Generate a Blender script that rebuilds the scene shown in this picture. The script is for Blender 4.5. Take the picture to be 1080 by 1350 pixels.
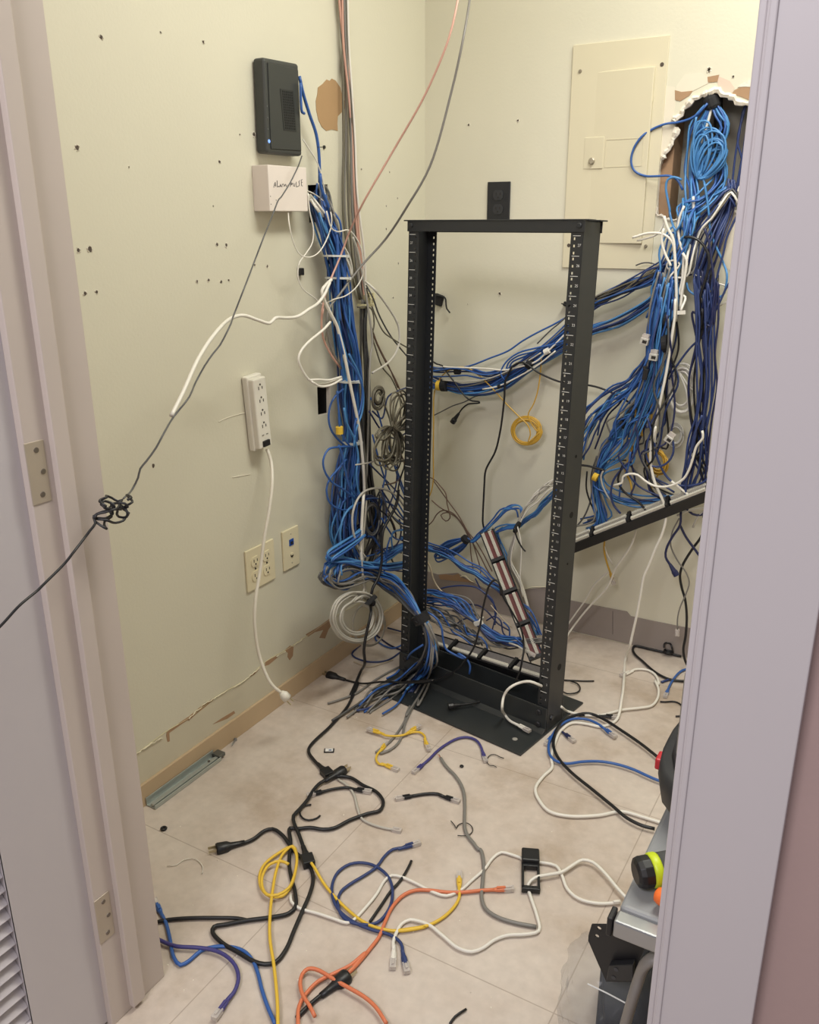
import bpy, bmesh, math, random
from mathutils import Vector, Matrix
from mathutils.geometry import tessellate_polygon
random.seed(7)
for o in list(bpy.data.objects): bpy.data.objects.remove(o)
SC = bpy.context.scene; COL = SC.collection
# ---------------- camera, world, lights, exposure ----------------
FOC, PITCH, YAW, ROLL, EYE = 1137.0, math.radians(18.77), math.radians(30.32), math.radians(-.30), 1.30
fw = Vector((-math.sin(YAW)*math.cos(PITCH), math.cos(YAW)*math.cos(PITCH), -math.sin(PITCH)))
rt = Vector((math.cos(YAW), math.sin(YAW), 0)); up = rt.cross(fw)
r2 = rt*math.cos(ROLL)+up*math.sin(ROLL); u2 = -rt*math.sin(ROLL)+up*math.cos(ROLL)
CAM = Vector((0, 0, EYE))
cd = bpy.data.cameras.new('camera'); cam = bpy.data.objects.new('camera', cd); COL.objects.link(cam)
cd.sensor_fit = 'VERTICAL'; cd.sensor_height = 24; cd.lens = 24*FOC/1350; cd.clip_start = .02
m3 = Matrix((r2, u2, -fw)).transposed(); cam.matrix_world = Matrix.Translation(CAM) @ m3.to_4x4()
SC.camera = cam
w = bpy.data.worlds.new('world'); SC.world = w; w.use_nodes = True
w.node_tree.nodes['Background'].inputs[0].default_value = (.80, .76, .82, 1)
w.node_tree.nodes['Background'].inputs[1].default_value = .36
def area(name, loc, tgt, sx, sy, watts, col):
    l = bpy.data.lights.new(name, 'AREA'); l.shape = 'RECTANGLE'; l.size = sx; l.size_y = sy; l.energy = watts; l.color = col
    o = bpy.data.objects.new(name, l); COL.objects.link(o); o.location = loc
    o.rotation_euler = (Vector(tgt)-Vector(loc)).to_track_quat('-Z', 'Y').to_euler(); return o
area('closet_ceiling_light', (-.30, 1.70, 2.50), (-.45, 1.75, 0), 1.1, .30, 30, (1, .99, .90))
area('hallway_ceiling_light', (-.45, -1.0, 2.50), (-.4, .9, .8), 1.1, .5, 41, (1, .965, .99))
SC.view_settings.view_transform = 'Standard'; SC.view_settings.look = 'None'
SC.view_settings.gamma = 1; SC.view_settings.use_curve_mapping = False; SC.view_settings.exposure = 0.0
# ---------------- measuring helpers ----------------
XL, YB = -1.40, 2.50          # left wall plane, back wall plane
CR = dict(N=(0,0,1), a=(0,0,3), b=(300,50,3.375), c=(600,0,2.25), d=(380,400,4.5), e=(380,650,4.5), g=(740,300,4.5), h=(740,550,4.5),
  i=(540,270,4.154), j=(540,590,3.215), k=(180,900,2.842), l=(500,920,2.7), m=(720,900,3), n=(0,380,3), o=(0,800,2.453), p=(160,780,3.375),
  q=(850,80,6.75), r=(840,230,6.75), s=(800,1040,6.75), t=(740,1200,6.75), u=(830,800,9), v=(560,620,5.4), w=(530,780,4.5), x=(400,230,6.75),
  y=(110,640,13.5), z=(420,640,6.75), A=(750,540,5.4), B=(330,200,10.8), C=(470,920,5.4), D=(280,1140,5.4), E=(640,880,6.75), G=(300,470,2.8125))
def ray(px, py): return fw + r2*((px-540)/FOC) - u2*((py-675)/FOC)
def at(px, py, mode='F', v=0.0):
    d = ray(px, py)
    if mode == 'F': return CAM + d*((v-EYE)/d.z)
    if mode == 'L': return CAM + d*((XL+v)/d.x)
    if mode == 'B': return CAM + d*((YB-v)/d.y)
    if mode == 'X': return CAM + d*(v/d.x)
    if mode == 'Y': return CAM + d*(v/d.y)
def path(key, s, v=None):
    """'x,y[,spread]' pixel points, 'F.01' style words choose the plane they lie on"""
    mode, off = 'F', .004; out = []; c = CR[key]
    for tok in s.split():
        if tok[0] == '@': c = CR[tok[1]]; continue
        if tok[0] in 'FLBXY' : mode = tok[0]; off = float(tok[1:]); continue
        q = tok.split(','); px, py = c[0]+float(q[0])/c[2], c[1]+float(q[1])/c[2]
        o2 = float(q[3]) if len(q) > 3 else off
        P = at(px, py, mode, o2); sp = (float(q[2]) if len(q) > 2 and q[2] else 0)*(P-CAM).dot(fw)/FOC/max(1.0, c[2]/2.6)
        out.append((P, sp))
    return out
# ---------------- materials ----------------
def lin(c): return tuple((x/255/12.92 if x <= 10 else ((x/255+.055)/1.055)**2.4) for x in c)
MATS = {}
def mat(name, rgb, rough=.6, metal=0, var=.06, scale=18, bump=0, trans=0, alpha=1, spec=.5, coat=0):
    if name in MATS: return MATS[name]
    m = bpy.data.materials.new(name); m.use_nodes = True; nt = m.node_tree; b = nt.nodes['Principled BSDF']; L = nt.links.new
    b.inputs['Roughness'].default_value = rough; b.inputs['Metallic'].default_value = metal
    b.inputs['Specular IOR Level'].default_value = spec
    if trans: b.inputs['Transmission Weight'].default_value = trans
    if alpha < 1: b.inputs['Alpha'].default_value = alpha
    tc = nt.nodes.new('ShaderNodeTexCoord'); nz = nt.nodes.new('ShaderNodeTexNoise'); nz.inputs['Scale'].default_value = scale; nz.inputs['Detail'].default_value = 4
    L(tc.outputs['Object'], nz.inputs['Vector'])
    mx = nt.nodes.new('ShaderNodeMix'); mx.data_type = 'RGBA'; c = lin(rgb)
    mx.inputs[6].default_value = tuple(x*(1-var) for x in c)+(1,); mx.inputs[7].default_value = tuple(min(1, x*(1+var)) for x in c)+(1,)
    L(nz.outputs[0], mx.inputs[0]); L(mx.outputs[2], b.inputs['Base Color'])
    if bump:
        bp = nt.nodes.new('ShaderNodeBump'); bp.inputs['Strength'].default_value = bump; bp.inputs['Distance'].default_value = .002
        n2 = nt.nodes.new('ShaderNodeTexNoise'); n2.inputs['Scale'].default_value = 140; n2.inputs['Detail'].default_value = 3
        L(tc.outputs['Object'], n2.inputs['Vector']); L(n2.outputs[0], bp.inputs['Height']); L(bp.outputs[0], b.inputs['Normal'])
    MATS[name] = m; return m
def floor_mat():
    m = bpy.data.materials.new('stone_look_tile'); m.use_nodes = True; nt = m.node_tree; b = nt.nodes['Principled BSDF']; L = nt.links.new
    N = nt.nodes.new
    tc = N('ShaderNodeTexCoord'); sp = N('ShaderNodeSeparateXYZ'); L(tc.outputs['Object'], sp.inputs[0])
    def M(op, a, bb=None, c=None):
        n = N('ShaderNodeMath'); n.operation = op
        for k, q in enumerate((a, bb, c)):
            if q is None: continue
            if isinstance(q, (int, float)): n.inputs[k].default_value = q
            else: L(q, n.inputs[k])
        return n.outputs[0]
    def line(o, off, period, half):
        t = M('FRACT', M('DIVIDE', M('ADD', o, off), period)); t = M('ABSOLUTE', M('SUBTRACT', t, .5)); return M('GREATER_THAN', t, .5-half/period)
    gx = line(sp.outputs[0], .92+5.60, .56, .0012); gy = line(sp.outputs[1], 6.0-1.10, .6, .0012)
    g = M('MAXIMUM', gx, gy)
    n1 = N('ShaderNodeTexNoise'); n1.inputs['Scale'].default_value = 3.2; n1.inputs['Detail'].default_value = 7; n1.inputs['Roughness'].default_value = .62; L(tc.outputs['Object'], n1.inputs['Vector'])
    n2 = N('ShaderNodeTexNoise'); n2.inputs['Scale'].default_value = 45; n2.inputs['Detail'].default_value = 5; L(tc.outputs['Object'], n2.inputs['Vector'])
    cr = N('ShaderNodeValToRGB'); L(n1.outputs[0], cr.inputs[0]); e = cr.color_ramp.elements
    e[0].position = .36; e[0].color = lin((188, 171, 154))+(1,); e[1].position = .62; e[1].color = lin((217, 205, 193))+(1,)
    k = cr.color_ramp.elements.new(.48); k.color = lin((208, 194, 181))+(1,)
    mx = N('ShaderNodeMix'); mx.data_type = 'RGBA'; mx.blend_type = 'MULTIPLY'; mx.inputs[0].default_value = .25
    L(cr.outputs[0], mx.inputs[6]); L(n2.outputs[0], mx.inputs[7])
    m2 = N('ShaderNodeMix'); m2.data_type = 'RGBA'; L(M('MULTIPLY', g, .5), m2.inputs[0]); L(mx.outputs[2], m2.inputs[6]); m2.inputs[7].default_value = lin((140, 124, 110))+(1,)
    L(m2.outputs[2], b.inputs['Base Color']); b.inputs['Roughness'].default_value = .5; b.inputs['Specular IOR Level'].default_value = .35
    bp = N('ShaderNodeBump'); bp.inputs['Strength'].default_value = .25; bp.inputs['Distance'].default_value = .001; L(M('SUBTRACT', n2.outputs[0], g), bp.inputs['Height']); L(bp.outputs[0], b.inputs['Normal'])
    return m
CREAM = mat('cream_wall_paint', (213, 209, 190), .55, var=.03, scale=2.5, bump=.15)
LAV = mat('satin_trim_paint', (190, 184, 186), .4, var=.02, scale=4)
JAMB = mat('aged_trim_paint', (192, 180, 172), .45, var=.05, scale=6)
RACK = mat('black_powder_coat', (40, 42, 44), .42, var=.12, scale=30)
DARK = mat('black_plastic', (27, 27, 29), .45)
COLS = {
 'light blue': (74, 132, 188), 'blue': (50, 92, 160), 'dark blue': (44, 60, 108), 'navy': (32, 38, 78), 'purple': (66, 62, 122), 'grey': (124, 121, 116), 'dark grey': (84, 84, 84),
 'white': (226, 222, 212), 'black': (24, 24, 27), 'olive grey': (104, 99, 84), 'yellow': (222, 184, 62), 'mustard yellow': (204, 162, 62), 'orange': (212, 120, 82),
 'beige': (186, 172, 148), 'pale grey': (182, 178, 168), 'pink': (200, 156, 140), 'brown': (112, 88, 74), 'clear': (190, 188, 182)}
def cmat(c): return mat(c.replace(' ', '_')+'_cable_jacket', COLS[c], .42, var=.05, scale=9)
CLEAR = mat('clear_plug_plastic', (214, 206, 200), .15, alpha=.62, spec=.8)
GOLD = mat('plug_metal', (196, 186, 160), .3, metal=.9)
STEEL = mat('brushed_aluminium', (176, 178, 180), .32, metal=.85)
# ---------------- mesh helpers ----------------
def link(name, me, m, parent=None, mats=None):
    o = bpy.data.objects.new(name, me); COL.objects.link(o)
    for q in (mats or [m]): me.materials.append(q)
    if parent: o.parent = parent
    return o
def tag(o, label=None, cat=None, group=None, kind=None):
    if label: o['label'] = label
    if cat: o['category'] = cat
    if group: o['group'] = group
    if kind: o['kind'] = kind
    return o
def root(name, loc, label, cat, group=None):
    o = bpy.data.objects.new(name, None); o.empty_display_size = .05; COL.objects.link(o); o.location = loc; bpy.context.view_layer.update() if False else None
    return tag(o, label, cat, group)
class MB:
    def __init__(s): s.v = []; s.f = []; s.mi = []; s.st = []
    def add(s, vs, fs, mi=0):
        n = len(s.v); s.st.append((n, len(s.f))); s.v += [Vector(x) for x in vs]; s.f += [[i+n for i in f] for f in fs]; s.mi += [mi]*len(fs)
    def box(s, c, d, R=None, mi=0):
        c = Vector(c); pts = []
        for sx in (-.5, .5):
            for sy in (-.5, .5):
                for sz in (-.5, .5):
                    p = Vector((sx*d[0], sy*d[1], sz*d[2])); pts.append(c+(R @ p if R else p))
        s.add(pts, [(0, 1, 3, 2), (4, 6, 7, 5), (0, 4, 5, 1), (2, 3, 7, 6), (0, 2, 6, 4), (1, 5, 7, 3)], mi)
    def prism(s, poly, ext, mi=0):
        """poly: list of Vectors (planar), ext: Vector"""
        n = len(poly); ext = Vector(ext)
        tri = tessellate_polygon([[Vector(p) for p in poly]])
        s.add(list(poly)+[Vector(p)+ext for p in poly], [tuple(t) for t in tri]+[tuple(n+i for i in reversed(t)) for t in tri]+[(i, (i+1) % n, n+(i+1) % n, n+i) for i in range(n)], mi)
    def tube(s, pts, r, seg=6, cap=True, mi=0, flat=1.0):
        n = len(pts); rr = r if isinstance(r, (list, tuple)) else [r]*n
        T = [(pts[min(i+1, n-1)]-pts[max(i-1, 0)]).normalized() for i in range(n)]
        a = Vector((0, 0, 1)) if abs(T[0].z) < .9 else Vector((1, 0, 0)); u = T[0].cross(a).normalized(); vs = []
        for i in range(n):
            u = (u-T[i]*u.dot(T[i])); u = u.normalized() if u.length > 1e-6 else T[i].orthogonal().normalized(); w_ = T[i].cross(u)
            for k in range(seg):
                t = 2*math.pi*k/seg; vs.append(pts[i]+u*(math.cos(t)*rr[i])+w_*(math.sin(t)*rr[i]*flat))
        fs = [(i*seg+k, i*seg+(k+1) % seg, (i+1)*seg+(k+1) % seg, (i+1)*seg+k) for i in range(n-1) for k in range(seg)]
        if cap: fs += [tuple(range(seg))[::-1], tuple((n-1)*seg+k for k in range(seg))]
        s.add(vs, fs, mi)
    def lathe(s, c, axis, prof, seg=20, mi=0):
        axis = Vector(axis).normalized(); u = axis.orthogonal().normalized(); w_ = axis.cross(u); c = Vector(c); vs = []
        for (h, r) in prof:
            for k in range(seg):
                t = 2*math.pi*k/seg; vs.append(c+axis*h+(u*math.cos(t)+w_*math.sin(t))*r)
        n = len(prof)
        fs = [(i*seg+k, i*seg+(k+1) % seg, (i+1)*seg+(k+1) % seg, (i+1)*seg+k) for i in range(n-1) for k in range(seg)]
        fs += [tuple(range(seg))[::-1], tuple((n-1)*seg+k for k in range(seg))]
        s.add(vs, fs, mi)
    def each(s, name, m, parent=None, **kw):
        out = []
        for k in range(len(s.st)):
            a = s.st[k]; b_ = s.st[k+1] if k+1 < len(s.st) else (len(s.v), len(s.f)); q = MB()
            q.v = s.v[a[0]:b_[0]]; q.f = [[i-a[0] for i in f] for f in s.f[a[1]:b_[1]]]; q.mi = s.mi[a[1]:b_[1]]; out.append(q.build(name, m, parent, **kw))
        return out
    def build(s, name, m, parent=None, bevel=0, smooth=False, mats=None, segs=2):
        bm = bmesh.new(); vv = [bm.verts.new(p-(ploc(parent))) for p in s.v]
        for f, mi in zip(s.f, s.mi):
            try: q = bm.faces.new([vv[i] for i in f]); q.material_index = mi
            except ValueError: pass
        bmesh.ops.recalc_face_normals(bm, faces=bm.faces)
        if bevel:
            bmesh.ops.remove_doubles(bm, verts=bm.verts, dist=1e-6)
            bmesh.ops.bevel(bm, geom=[e for e in bm.edges if len(e.link_faces) == 2 and e.calc_face_angle(0) > .5], offset=bevel, segments=segs, affect='EDGES', profile=.5, clamp_overlap=True)
        me = bpy.data.meshes.new(name); bm.to_mesh(me); bm.free()
        if smooth:
            for p in me.polygons: p.use_smooth = True
        return link(name, me, m, parent, mats)
def ploc(p):
    v = Vector((0, 0, 0))
    while p is not None: v += p.location; p = p.parent
    return v
def cat_rom(P, step=.011):
    out = []; n = len(P)
    for i in range(n-1):
        p0 = P[i-1] if i else P[0]*2-P[1]; p1, p2 = P[i], P[i+1]; p3 = P[i+2] if i+2 < n else P[-1]*2-P[-2]
        d1 = max((p1-p0).length, 1e-5)**.5; d2 = max((p2-p1).length, 1e-5)**.5; d3 = max((p3-p2).length, 1e-5)**.5
        m1 = ((p1-p0)/d1-(p2-p0)/(d1+d2)+(p2-p1)/d2)*d2; m2 = ((p2-p1)/d2-(p3-p1)/(d2+d3)+(p3-p2)/d3)*d2
        k = max(2, min(60, int((p2-p1).length/step)))
        for j in range(k):
            t = j/k; out.append((2*t**3-3*t*t+1)*p1+(t**3-2*t*t+t)*m1+(-2*t**3+3*t*t)*p2+(t**3-t*t)*m2)
    out.append(P[-1].copy()); return out
def clampp(p, r):
    if p.y < .9: return Vector((p.x, p.y, max(p.z, r)))
    inhole = -.66 < p.x and 1.28 < p.z < 1.60
    return Vector((max(p.x, XL+r+.001), min(p.y, YB-r-.001) if not inhole else p.y, max(p.z, r+.0005)))
def axes(d, n):
    d = d.normalized(); n = Vector(n); n = n-d*n.dot(d); n = n.normalized() if n.length > 1e-4 else d.orthogonal().normalized(); s_ = d.cross(n)
    return Matrix((d, s_, n)).transposed()
def plug(kind, p, d, n, parent, colour):
    """connector at cord end p pointing along d, n = up"""
    R = axes(d, n); X, S, U = R.col[0], R.col[1], R.col[2]
    cm = cmat(colour)
    if kind in ('rj', 'rjbare'):
        if kind == 'rj':
            b = MB(); b.tube([p-X*.012, p, p+X*.006, p+X*.022], [.0032, .0042, .0056, .0062], 8, flat=.8); b.box(p+X*.014+U*.0052, (.018, .005, .002), R)
            bo = b.build('connector_boot', cm, parent, smooth=False)
            st = .020
        else: bo = parent; st = .0
        c = MB(); c.box(p+X*(st+.010), (.021, .0115, .008), R); c.box(p+X*(st+.009)+U*.0058, (.014, .004, .0012), axes(X+U*.15, U))
        c.build('plug_tip', CLEAR, bo)
        g = MB(); g.box(p+X*(st+.017)-U*.0041, (.006, .009, .0006), R); g.build('contact_strip', GOLD, bo)
    elif kind == 'ac':
        b = MB(); b.tube([p-X*.012, p+X*.004, p+X*.018, p+X*.026, p+X*.046, p+X*.050], [.0058, .0068, .0085, .0135, .0150, .0135], 12, flat=.82)
        b.build('plug_body', cm, parent, smooth=True)
        g = MB(); g.box(p+X*.058+S*.0064+U*.002, (.017, .0016, .0065), R); g.box(p+X*.058-S*.0064+U*.002, (.017, .0016, .0065), R); g.tube([p+X*.048-U*.007, p+X*.068-U*.007], .0024, 8)
        g.each('prong', GOLD, parent)
    elif kind == 'iec':
        b = MB(); b.tube([p-X*.016, p, p+X*.012, p+X*.018], [.0055, .0062, .0085, .011], 10, flat=.85); b.box(p+X*.032, (.030, .026, .017), R)
        b.build('socket_body', cm, parent, bevel=.0025)
        g = MB(); g.box(p+X*.0472, (.001, .016, .009), R); g.build('socket_face', mat('socket_recess', (12, 12, 13), .7), parent)
    elif kind == 'dc':
        b = MB(); b.tube([p-X*.006, p, p+X*.018, p+X*.020, p+X*.034], [.004, .005, .0075, .0092, .0092], 10)
        b.build('barrel_connector', cm, parent, smooth=False)
def cord_mesh(P, r, seg=6, step=.011, jit=0):
    Q = cat_rom(P, step)
    b = MB(); b.tube(Q, r, seg); return b, Q
def cable(key, s, colour, r, label, cat='cable', name='network_cable', ends=(None, None), group=None, seg=7, step=.009, nrm=(0, 0, 1)):
    P = [clampp(a, r) for a, _ in path(key, s)]
    b, Q = cord_mesh(P, r, seg, step)
    if not any(ends):
        o = b.build(name, cmat(colour), None, smooth=True); return tag(o, label, cat, group)
    rt_ = root(name, Q[0], label, cat, group)
    b.build('cord', cmat(colour), rt_, smooth=True)
    if ends[0]: plug(ends[0], Q[0], Q[0]-Q[min(3, len(Q)-1)], nrm, rt_, colour)
    if ends[1]: plug(ends[1], Q[-1], Q[-1]-Q[-min(4, len(Q))], nrm, rt_, colour)
    return rt_
def bundle(n, key, s, colours, r, desc, jit=.3, depth=.6, seg=5, trim=.0, cat='cable', name='network_cable', noun='network cable'):
    core = path(key, s)
    for i in range(n):
        c = colours[i % len(colours)] if isinstance(colours, list) else colours
        a = Vector((random.gauss(0, .5), random.gauss(0, .5), random.gauss(0, .5)))
        if a.length > 1.1: a *= 1.1/a.length
        P = []
        for (p, sp) in core:
            q = a+Vector((random.gauss(0, 1), random.gauss(0, 1), random.gauss(0, 1)))*jit
            off = (r2*q.x + u2*q.y + fw*q.z*depth)*sp
            P.append(clampp(p+off, r))
        b, Q = cord_mesh(P, r, seg, .013)
        if trim:
            pass
        o = b.build(name, cmat(c), None, smooth=True)
        tag(o, c+' '+noun+' '+desc, cat, c+' '+noun+'s '+desc)
def coil(key, cx, cy, rx, ry, turns, mode, off, colour, r, label, lead_in='', lead_out='', rvar=.22, ang=0, name='coiled_cable', thick=.012, a0=0, cat='cable', dirn=1, seg=6, ends=(None, None)):
    c = CR[key]; P = []
    if lead_in: P += [p for p, _ in path(key, lead_in)]
    N = int(turns*10); tilt = 0
    for k in range(N+1):
        t = a0+dirn*2*math.pi*k/10; turn = k//10
        if k % 10 == 0: random.seed(int(cx*7+cy*3+turn*13)); kr = 1-random.random()*rvar; dx = random.uniform(-.06, .06)*rx; dy = random.uniform(-.06, .06)*ry; do = random.uniform(-1, 1)*thick
        ex, ey = rx*kr*math.cos(t)+dx, ry*kr*math.sin(t)+dy
        X_, Y_ = ex*math.cos(ang)-ey*math.sin(ang), ex*math.sin(ang)+ey*math.cos(ang)
        P.append(at(c[0]+(cx+X_)/c[2], c[1]+(cy+Y_)/c[2], mode, off+do*.8))
    if lead_out: P += [p for p, _ in path(key, lead_out)]
    P = [clampp(p, r) for p in P]
    b, Q = cord_mesh(P, r, seg, .009); 
    if any(ends):
        rt_ = root(name, Q[0], label, cat); b.build('cord', cmat(colour), rt_, smooth=True)
        if ends[1]: plug(ends[1], Q[-1], Q[-1]-Q[-4], (0, 0, 1), rt_, colour)
        if ends[0]: plug(ends[0], Q[0], Q[0]-Q[3], (0, 0, 1), rt_, colour)
        return rt_
    return tag(b.build(name, cmat(colour), None, smooth=True), label, cat)
def band(key, s, rad, width, colour, label, name='hook_and_loop_strap', cat='cable tie', flat=1, tail=None):
    (p, _), (q, _) = path(key, s); d = (q-p).normalized()
    b = MB(); m = (p+q)/2; b.lathe(m-d*width/2, d, [(0, rad*.93), (0, rad), (width, rad), (width, rad*.93)], 18)
    if tail:
        T = [x for x, _ in path(key, tail)]; b.tube([m]+T, width*.35, 6, flat=.3)
    return tag(b.build(name, mat('strap_'+colour.replace(' ', '_'), COLS[colour], .8), None), label, cat)

def hank(key, kx, ky, specs, mode, off, colour, r, label, lead_in='', lead_out='', name='coiled_cable', thick=.018, seed=1, seg=6, cat='cable'):
    """one cable gathered at a knot: specs = list of (angle_deg, length, width, count) loops leaving the knot"""
    rnd = random.Random(seed); c = CR[key]; P = [p for p, _ in path(key, lead_in)] if lead_in else []
    L_ = [(a, l, w_) for (a, l, w_, n) in specs for _ in range(n)]; rnd.shuffle(L_)
    for (a, l, w_) in L_:
        a = math.radians(a+rnd.uniform(-9, 9)); l *= rnd.uniform(.72, 1.03); w_ *= rnd.uniform(.6, 1.15); sg = rnd.choice((-1, 1)); do = off+rnd.uniform(-1, 1)*thick
        for k in range(9):
            t = 2*math.pi*k/9; u_ = l*(1-math.cos(t))/2; v_ = sg*w_*math.sin(t)*(.55+.45*u_/l)
            P.append(at(c[0]+(kx+u_*math.cos(a)-v_*math.sin(a)+rnd.uniform(-3, 3))/c[2], c[1]+(ky+u_*math.sin(a)+v_*math.cos(a)+rnd.uniform(-3, 3))/c[2], mode, do if 1 < k < 8 else off+rnd.uniform(-.004, .004)))
    if lead_out: P += [p for p, _ in path(key, lead_out)]
    P = [clampp(p, r) for p in P]; b, Q = cord_mesh(P, r, seg, .009)
    return tag(b.build(name, cmat(colour), None, smooth=True), label, cat)
# ---------------- the setting ----------------
def slab_holes(name, outer, holes, ext, m, rim, kind=True):
    ext = Vector(ext); loops = [[Vector(p) for p in outer]]+[[Vector(p) for p in h] for h in holes]
    allp = [p for l in loops for p in l]; tri = tessellate_polygon(loops); b = MB(); n = len(allp)
    b.add(allp, [tuple(t) for t in tri], 0); b.add([p+ext for p in allp], [tuple(t) for t in tri], 0)
    for li, l in enumerate(loops):
        k = len(l); b.add(l+[p+ext for p in l], [(i, (i+1) % k, k+(i+1) % k, k+i) for i in range(k)], 1 if li else 0)
    o = b.build(name, None, None, mats=[m, rim])
    if kind: o['kind'] = 'structure'
    return o
def struct(b, name, m, **kw):
    o = b.build(name, m, None, **kw); o['kind'] = 'structure'; return o
PLASTER = mat('broken_plaster', (226, 218, 204), .9, var=.12, scale=60, bump=.6)
KRAFT = mat('torn_kraft_paper', (166, 134, 104), .85, var=.10, scale=25)
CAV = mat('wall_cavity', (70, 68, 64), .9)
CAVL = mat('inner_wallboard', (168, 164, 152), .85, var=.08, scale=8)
b = MB(); b.box((-.35, .55, -.02), (2.3, 4.1, .04)); fl = struct(b, 'floor', floor_mat())
b = MB(); b.box((-.35, 1.66, 2.62), (2.3, 1.9, .04)); struct(b, 'ceiling', mat('white_ceiling', (225, 220, 205), .8))
# left wall with two openings
def PL(key, s, off=0): return [p for p, _ in path(key, 'L%g ' % off+s)]
def PB(key, s, off=0): return [p for p, _ in path(key, 'B%g ' % off+s)]
h1 = PL('N', '406,244 432,243 434,292 408,294'); h2 = PL('d', '172,497 250,490 252,652 178,668')
wl = slab_holes('wall_left', [(XL, .735, 0), (XL, 2.50, 0), (XL, 2.50, 2.6), (XL, .735, 2.6)], [h1, h2], (-.014, 0, 0), CREAM, PLASTER)
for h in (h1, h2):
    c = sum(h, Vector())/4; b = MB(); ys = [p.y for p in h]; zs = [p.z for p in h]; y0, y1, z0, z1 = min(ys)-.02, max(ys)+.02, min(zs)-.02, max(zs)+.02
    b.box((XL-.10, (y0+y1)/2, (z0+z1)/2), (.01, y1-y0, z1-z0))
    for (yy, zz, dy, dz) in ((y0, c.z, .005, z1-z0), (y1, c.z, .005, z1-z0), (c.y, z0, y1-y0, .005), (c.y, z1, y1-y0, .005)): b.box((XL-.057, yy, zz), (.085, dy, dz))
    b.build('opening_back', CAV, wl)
# back wall with the broken hole
hole = PB('q', '230,770 262,690 275,600 262,560 268,520 330,480 352,420 372,392 400,366 440,338 490,318 540,296 575,285 600,266 640,262 665,290 700,312 745,318 790,336 830,360 880,378 940,384 1000,374 1100,380 1180,400 1180,1430')
hole += PB('r', '900,345 845,330 790,352 745,388 640,400 480,410 350,405 262,398 232,372 182,366 178,300 182,200 190,100 196,20 200,-30')
hole += PB('q', '128,1000 140,930 160,870 195,810')
bw = slab_holes('wall_back', [(XL-.02, YB, 0), (.75, YB, 0), (.75, YB, 2.6), (XL-.02, YB, 2.6)], [hole], (0, .016, 0), CREAM, PLASTER)
hx0, hx1 = min(p.x for p in hole)-.05, max(p.x for p in hole)+.05; hz0, hz1 = min(p.z for p in hole)-.04, max(p.z for p in hole)+.05
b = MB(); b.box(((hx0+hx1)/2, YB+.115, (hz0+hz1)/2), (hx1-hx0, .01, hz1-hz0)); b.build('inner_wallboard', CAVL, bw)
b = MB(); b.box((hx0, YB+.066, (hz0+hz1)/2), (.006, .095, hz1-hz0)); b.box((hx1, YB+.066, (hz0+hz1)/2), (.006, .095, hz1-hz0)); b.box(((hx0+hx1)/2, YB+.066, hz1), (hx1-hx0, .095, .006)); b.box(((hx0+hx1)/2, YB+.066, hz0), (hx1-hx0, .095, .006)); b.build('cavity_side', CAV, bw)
WOOD = mat('stud_wood', (152, 122, 94), .8, var=.25, scale=14)
s0 = at(*(862, 250), 'B', 0); s1 = at(884, 250, 'B', 0)
b = MB(); b.box(((s0.x+s1.x)/2-.004, YB+.062, (hz0+hz1)/2-.03), (s1.x-s0.x, .085, hz1-hz0-.1)); b.build('wall_stud', WOOD, bw)
b = MB(); P = PB('N', '946,100 951,300', -.085); b.lathe(P[0], P[1]-P[0], [(0, .012), ((P[1]-P[0]).length, .012)], 14); b.build('conduit_pipe', mat('dark_conduit', (52, 50, 50), .6, metal=.3), bw)
# crumbled plaster rim
def rim(pts, rr, parent, name='plaster_rim', seed=3, off=.003):
    rnd = random.Random(seed); Q = cat_rom(pts, .006); Q = [q+Vector((rnd.uniform(-.0025, .0025), -off*rnd.random(), rnd.uniform(-.0025, .0025))) for q in Q]
    b = MB(); b.tube(Q, [rr*rnd.uniform(.55, 1.25) for _ in Q], 6); return b.build(name, PLASTER, parent, smooth=False)
rim(PB('q', '160,870 195,810 232,770 262,690 280,600'), .007, bw); rim(PB('q', '262,540 268,520 330,480 352,420 400,366 440,338 490,318 540,296 575,285 600,266 640,258 690,305 745,318 790,336 830,360 880,378 940,384 1000,374 1100,380'), .008, bw, seed=5)
rim(PB('q', '275,600 290,620 262,690 240,710'), .008, bw, seed=9); rim(PB('r', '182,300 182,366 240,372 262,398 350,405'), .004, bw, seed=11); rim(PB('r', '745,388 790,352 845,330 900,345 960,330'), .006, bw, seed=12)
def flatpoly(pts, m, parent, name, th=.0008, n=(1, 0, 0)):
    b = MB(); n = Vector(n); b.prism([p+n*.0002 for p in pts], n*th); return b.build(name, m, parent)
LIGHTP = mat('joint_compound', (222, 214, 196), .8, var=.04, scale=30)
flatpoly(PB('q', '30,230 60,205 270,235 280,330 262,480 250,700 200,800 150,880 120,1000 105,1350 60,1500 10,1500 15,700'), LIGHTP, bw, 'skim_coat_patch', .0006, (0, -1, 0))
flatpoly(PB('q', '290,215 360,120 500,105 560,150 570,200 500,235 420,275 330,285 275,265'), LIGHTP, bw, 'skim_coat_patch', .0007, (0, -1, 0))
flatpoly(PB('q', '640,130 760,180 800,240 780,290 700,300 660,240'), mat('pinkish_plaster', (214, 194, 178), .9), bw, 'bare_plaster_patch', .0008, (0, -1, 0))
for s in ('270,262 330,278 430,268 400,310 320,360 272,350', '560,145 665,125 650,187 565,195', '780,292 800,262 870,232 1010,242 1100,250 1100,370 1000,345 930,350 850,318 810,305'): flatpoly(PB('q', s), KRAFT, bw, 'torn_paper_patch', .0012, (0, -1, 0))
flatpoly(PB('q', '830,235 870,200 960,165 1000,180 1000,238 900,232'), PLASTER, bw, 'bare_plaster_patch', .002, (0, -1, 0))
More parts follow.
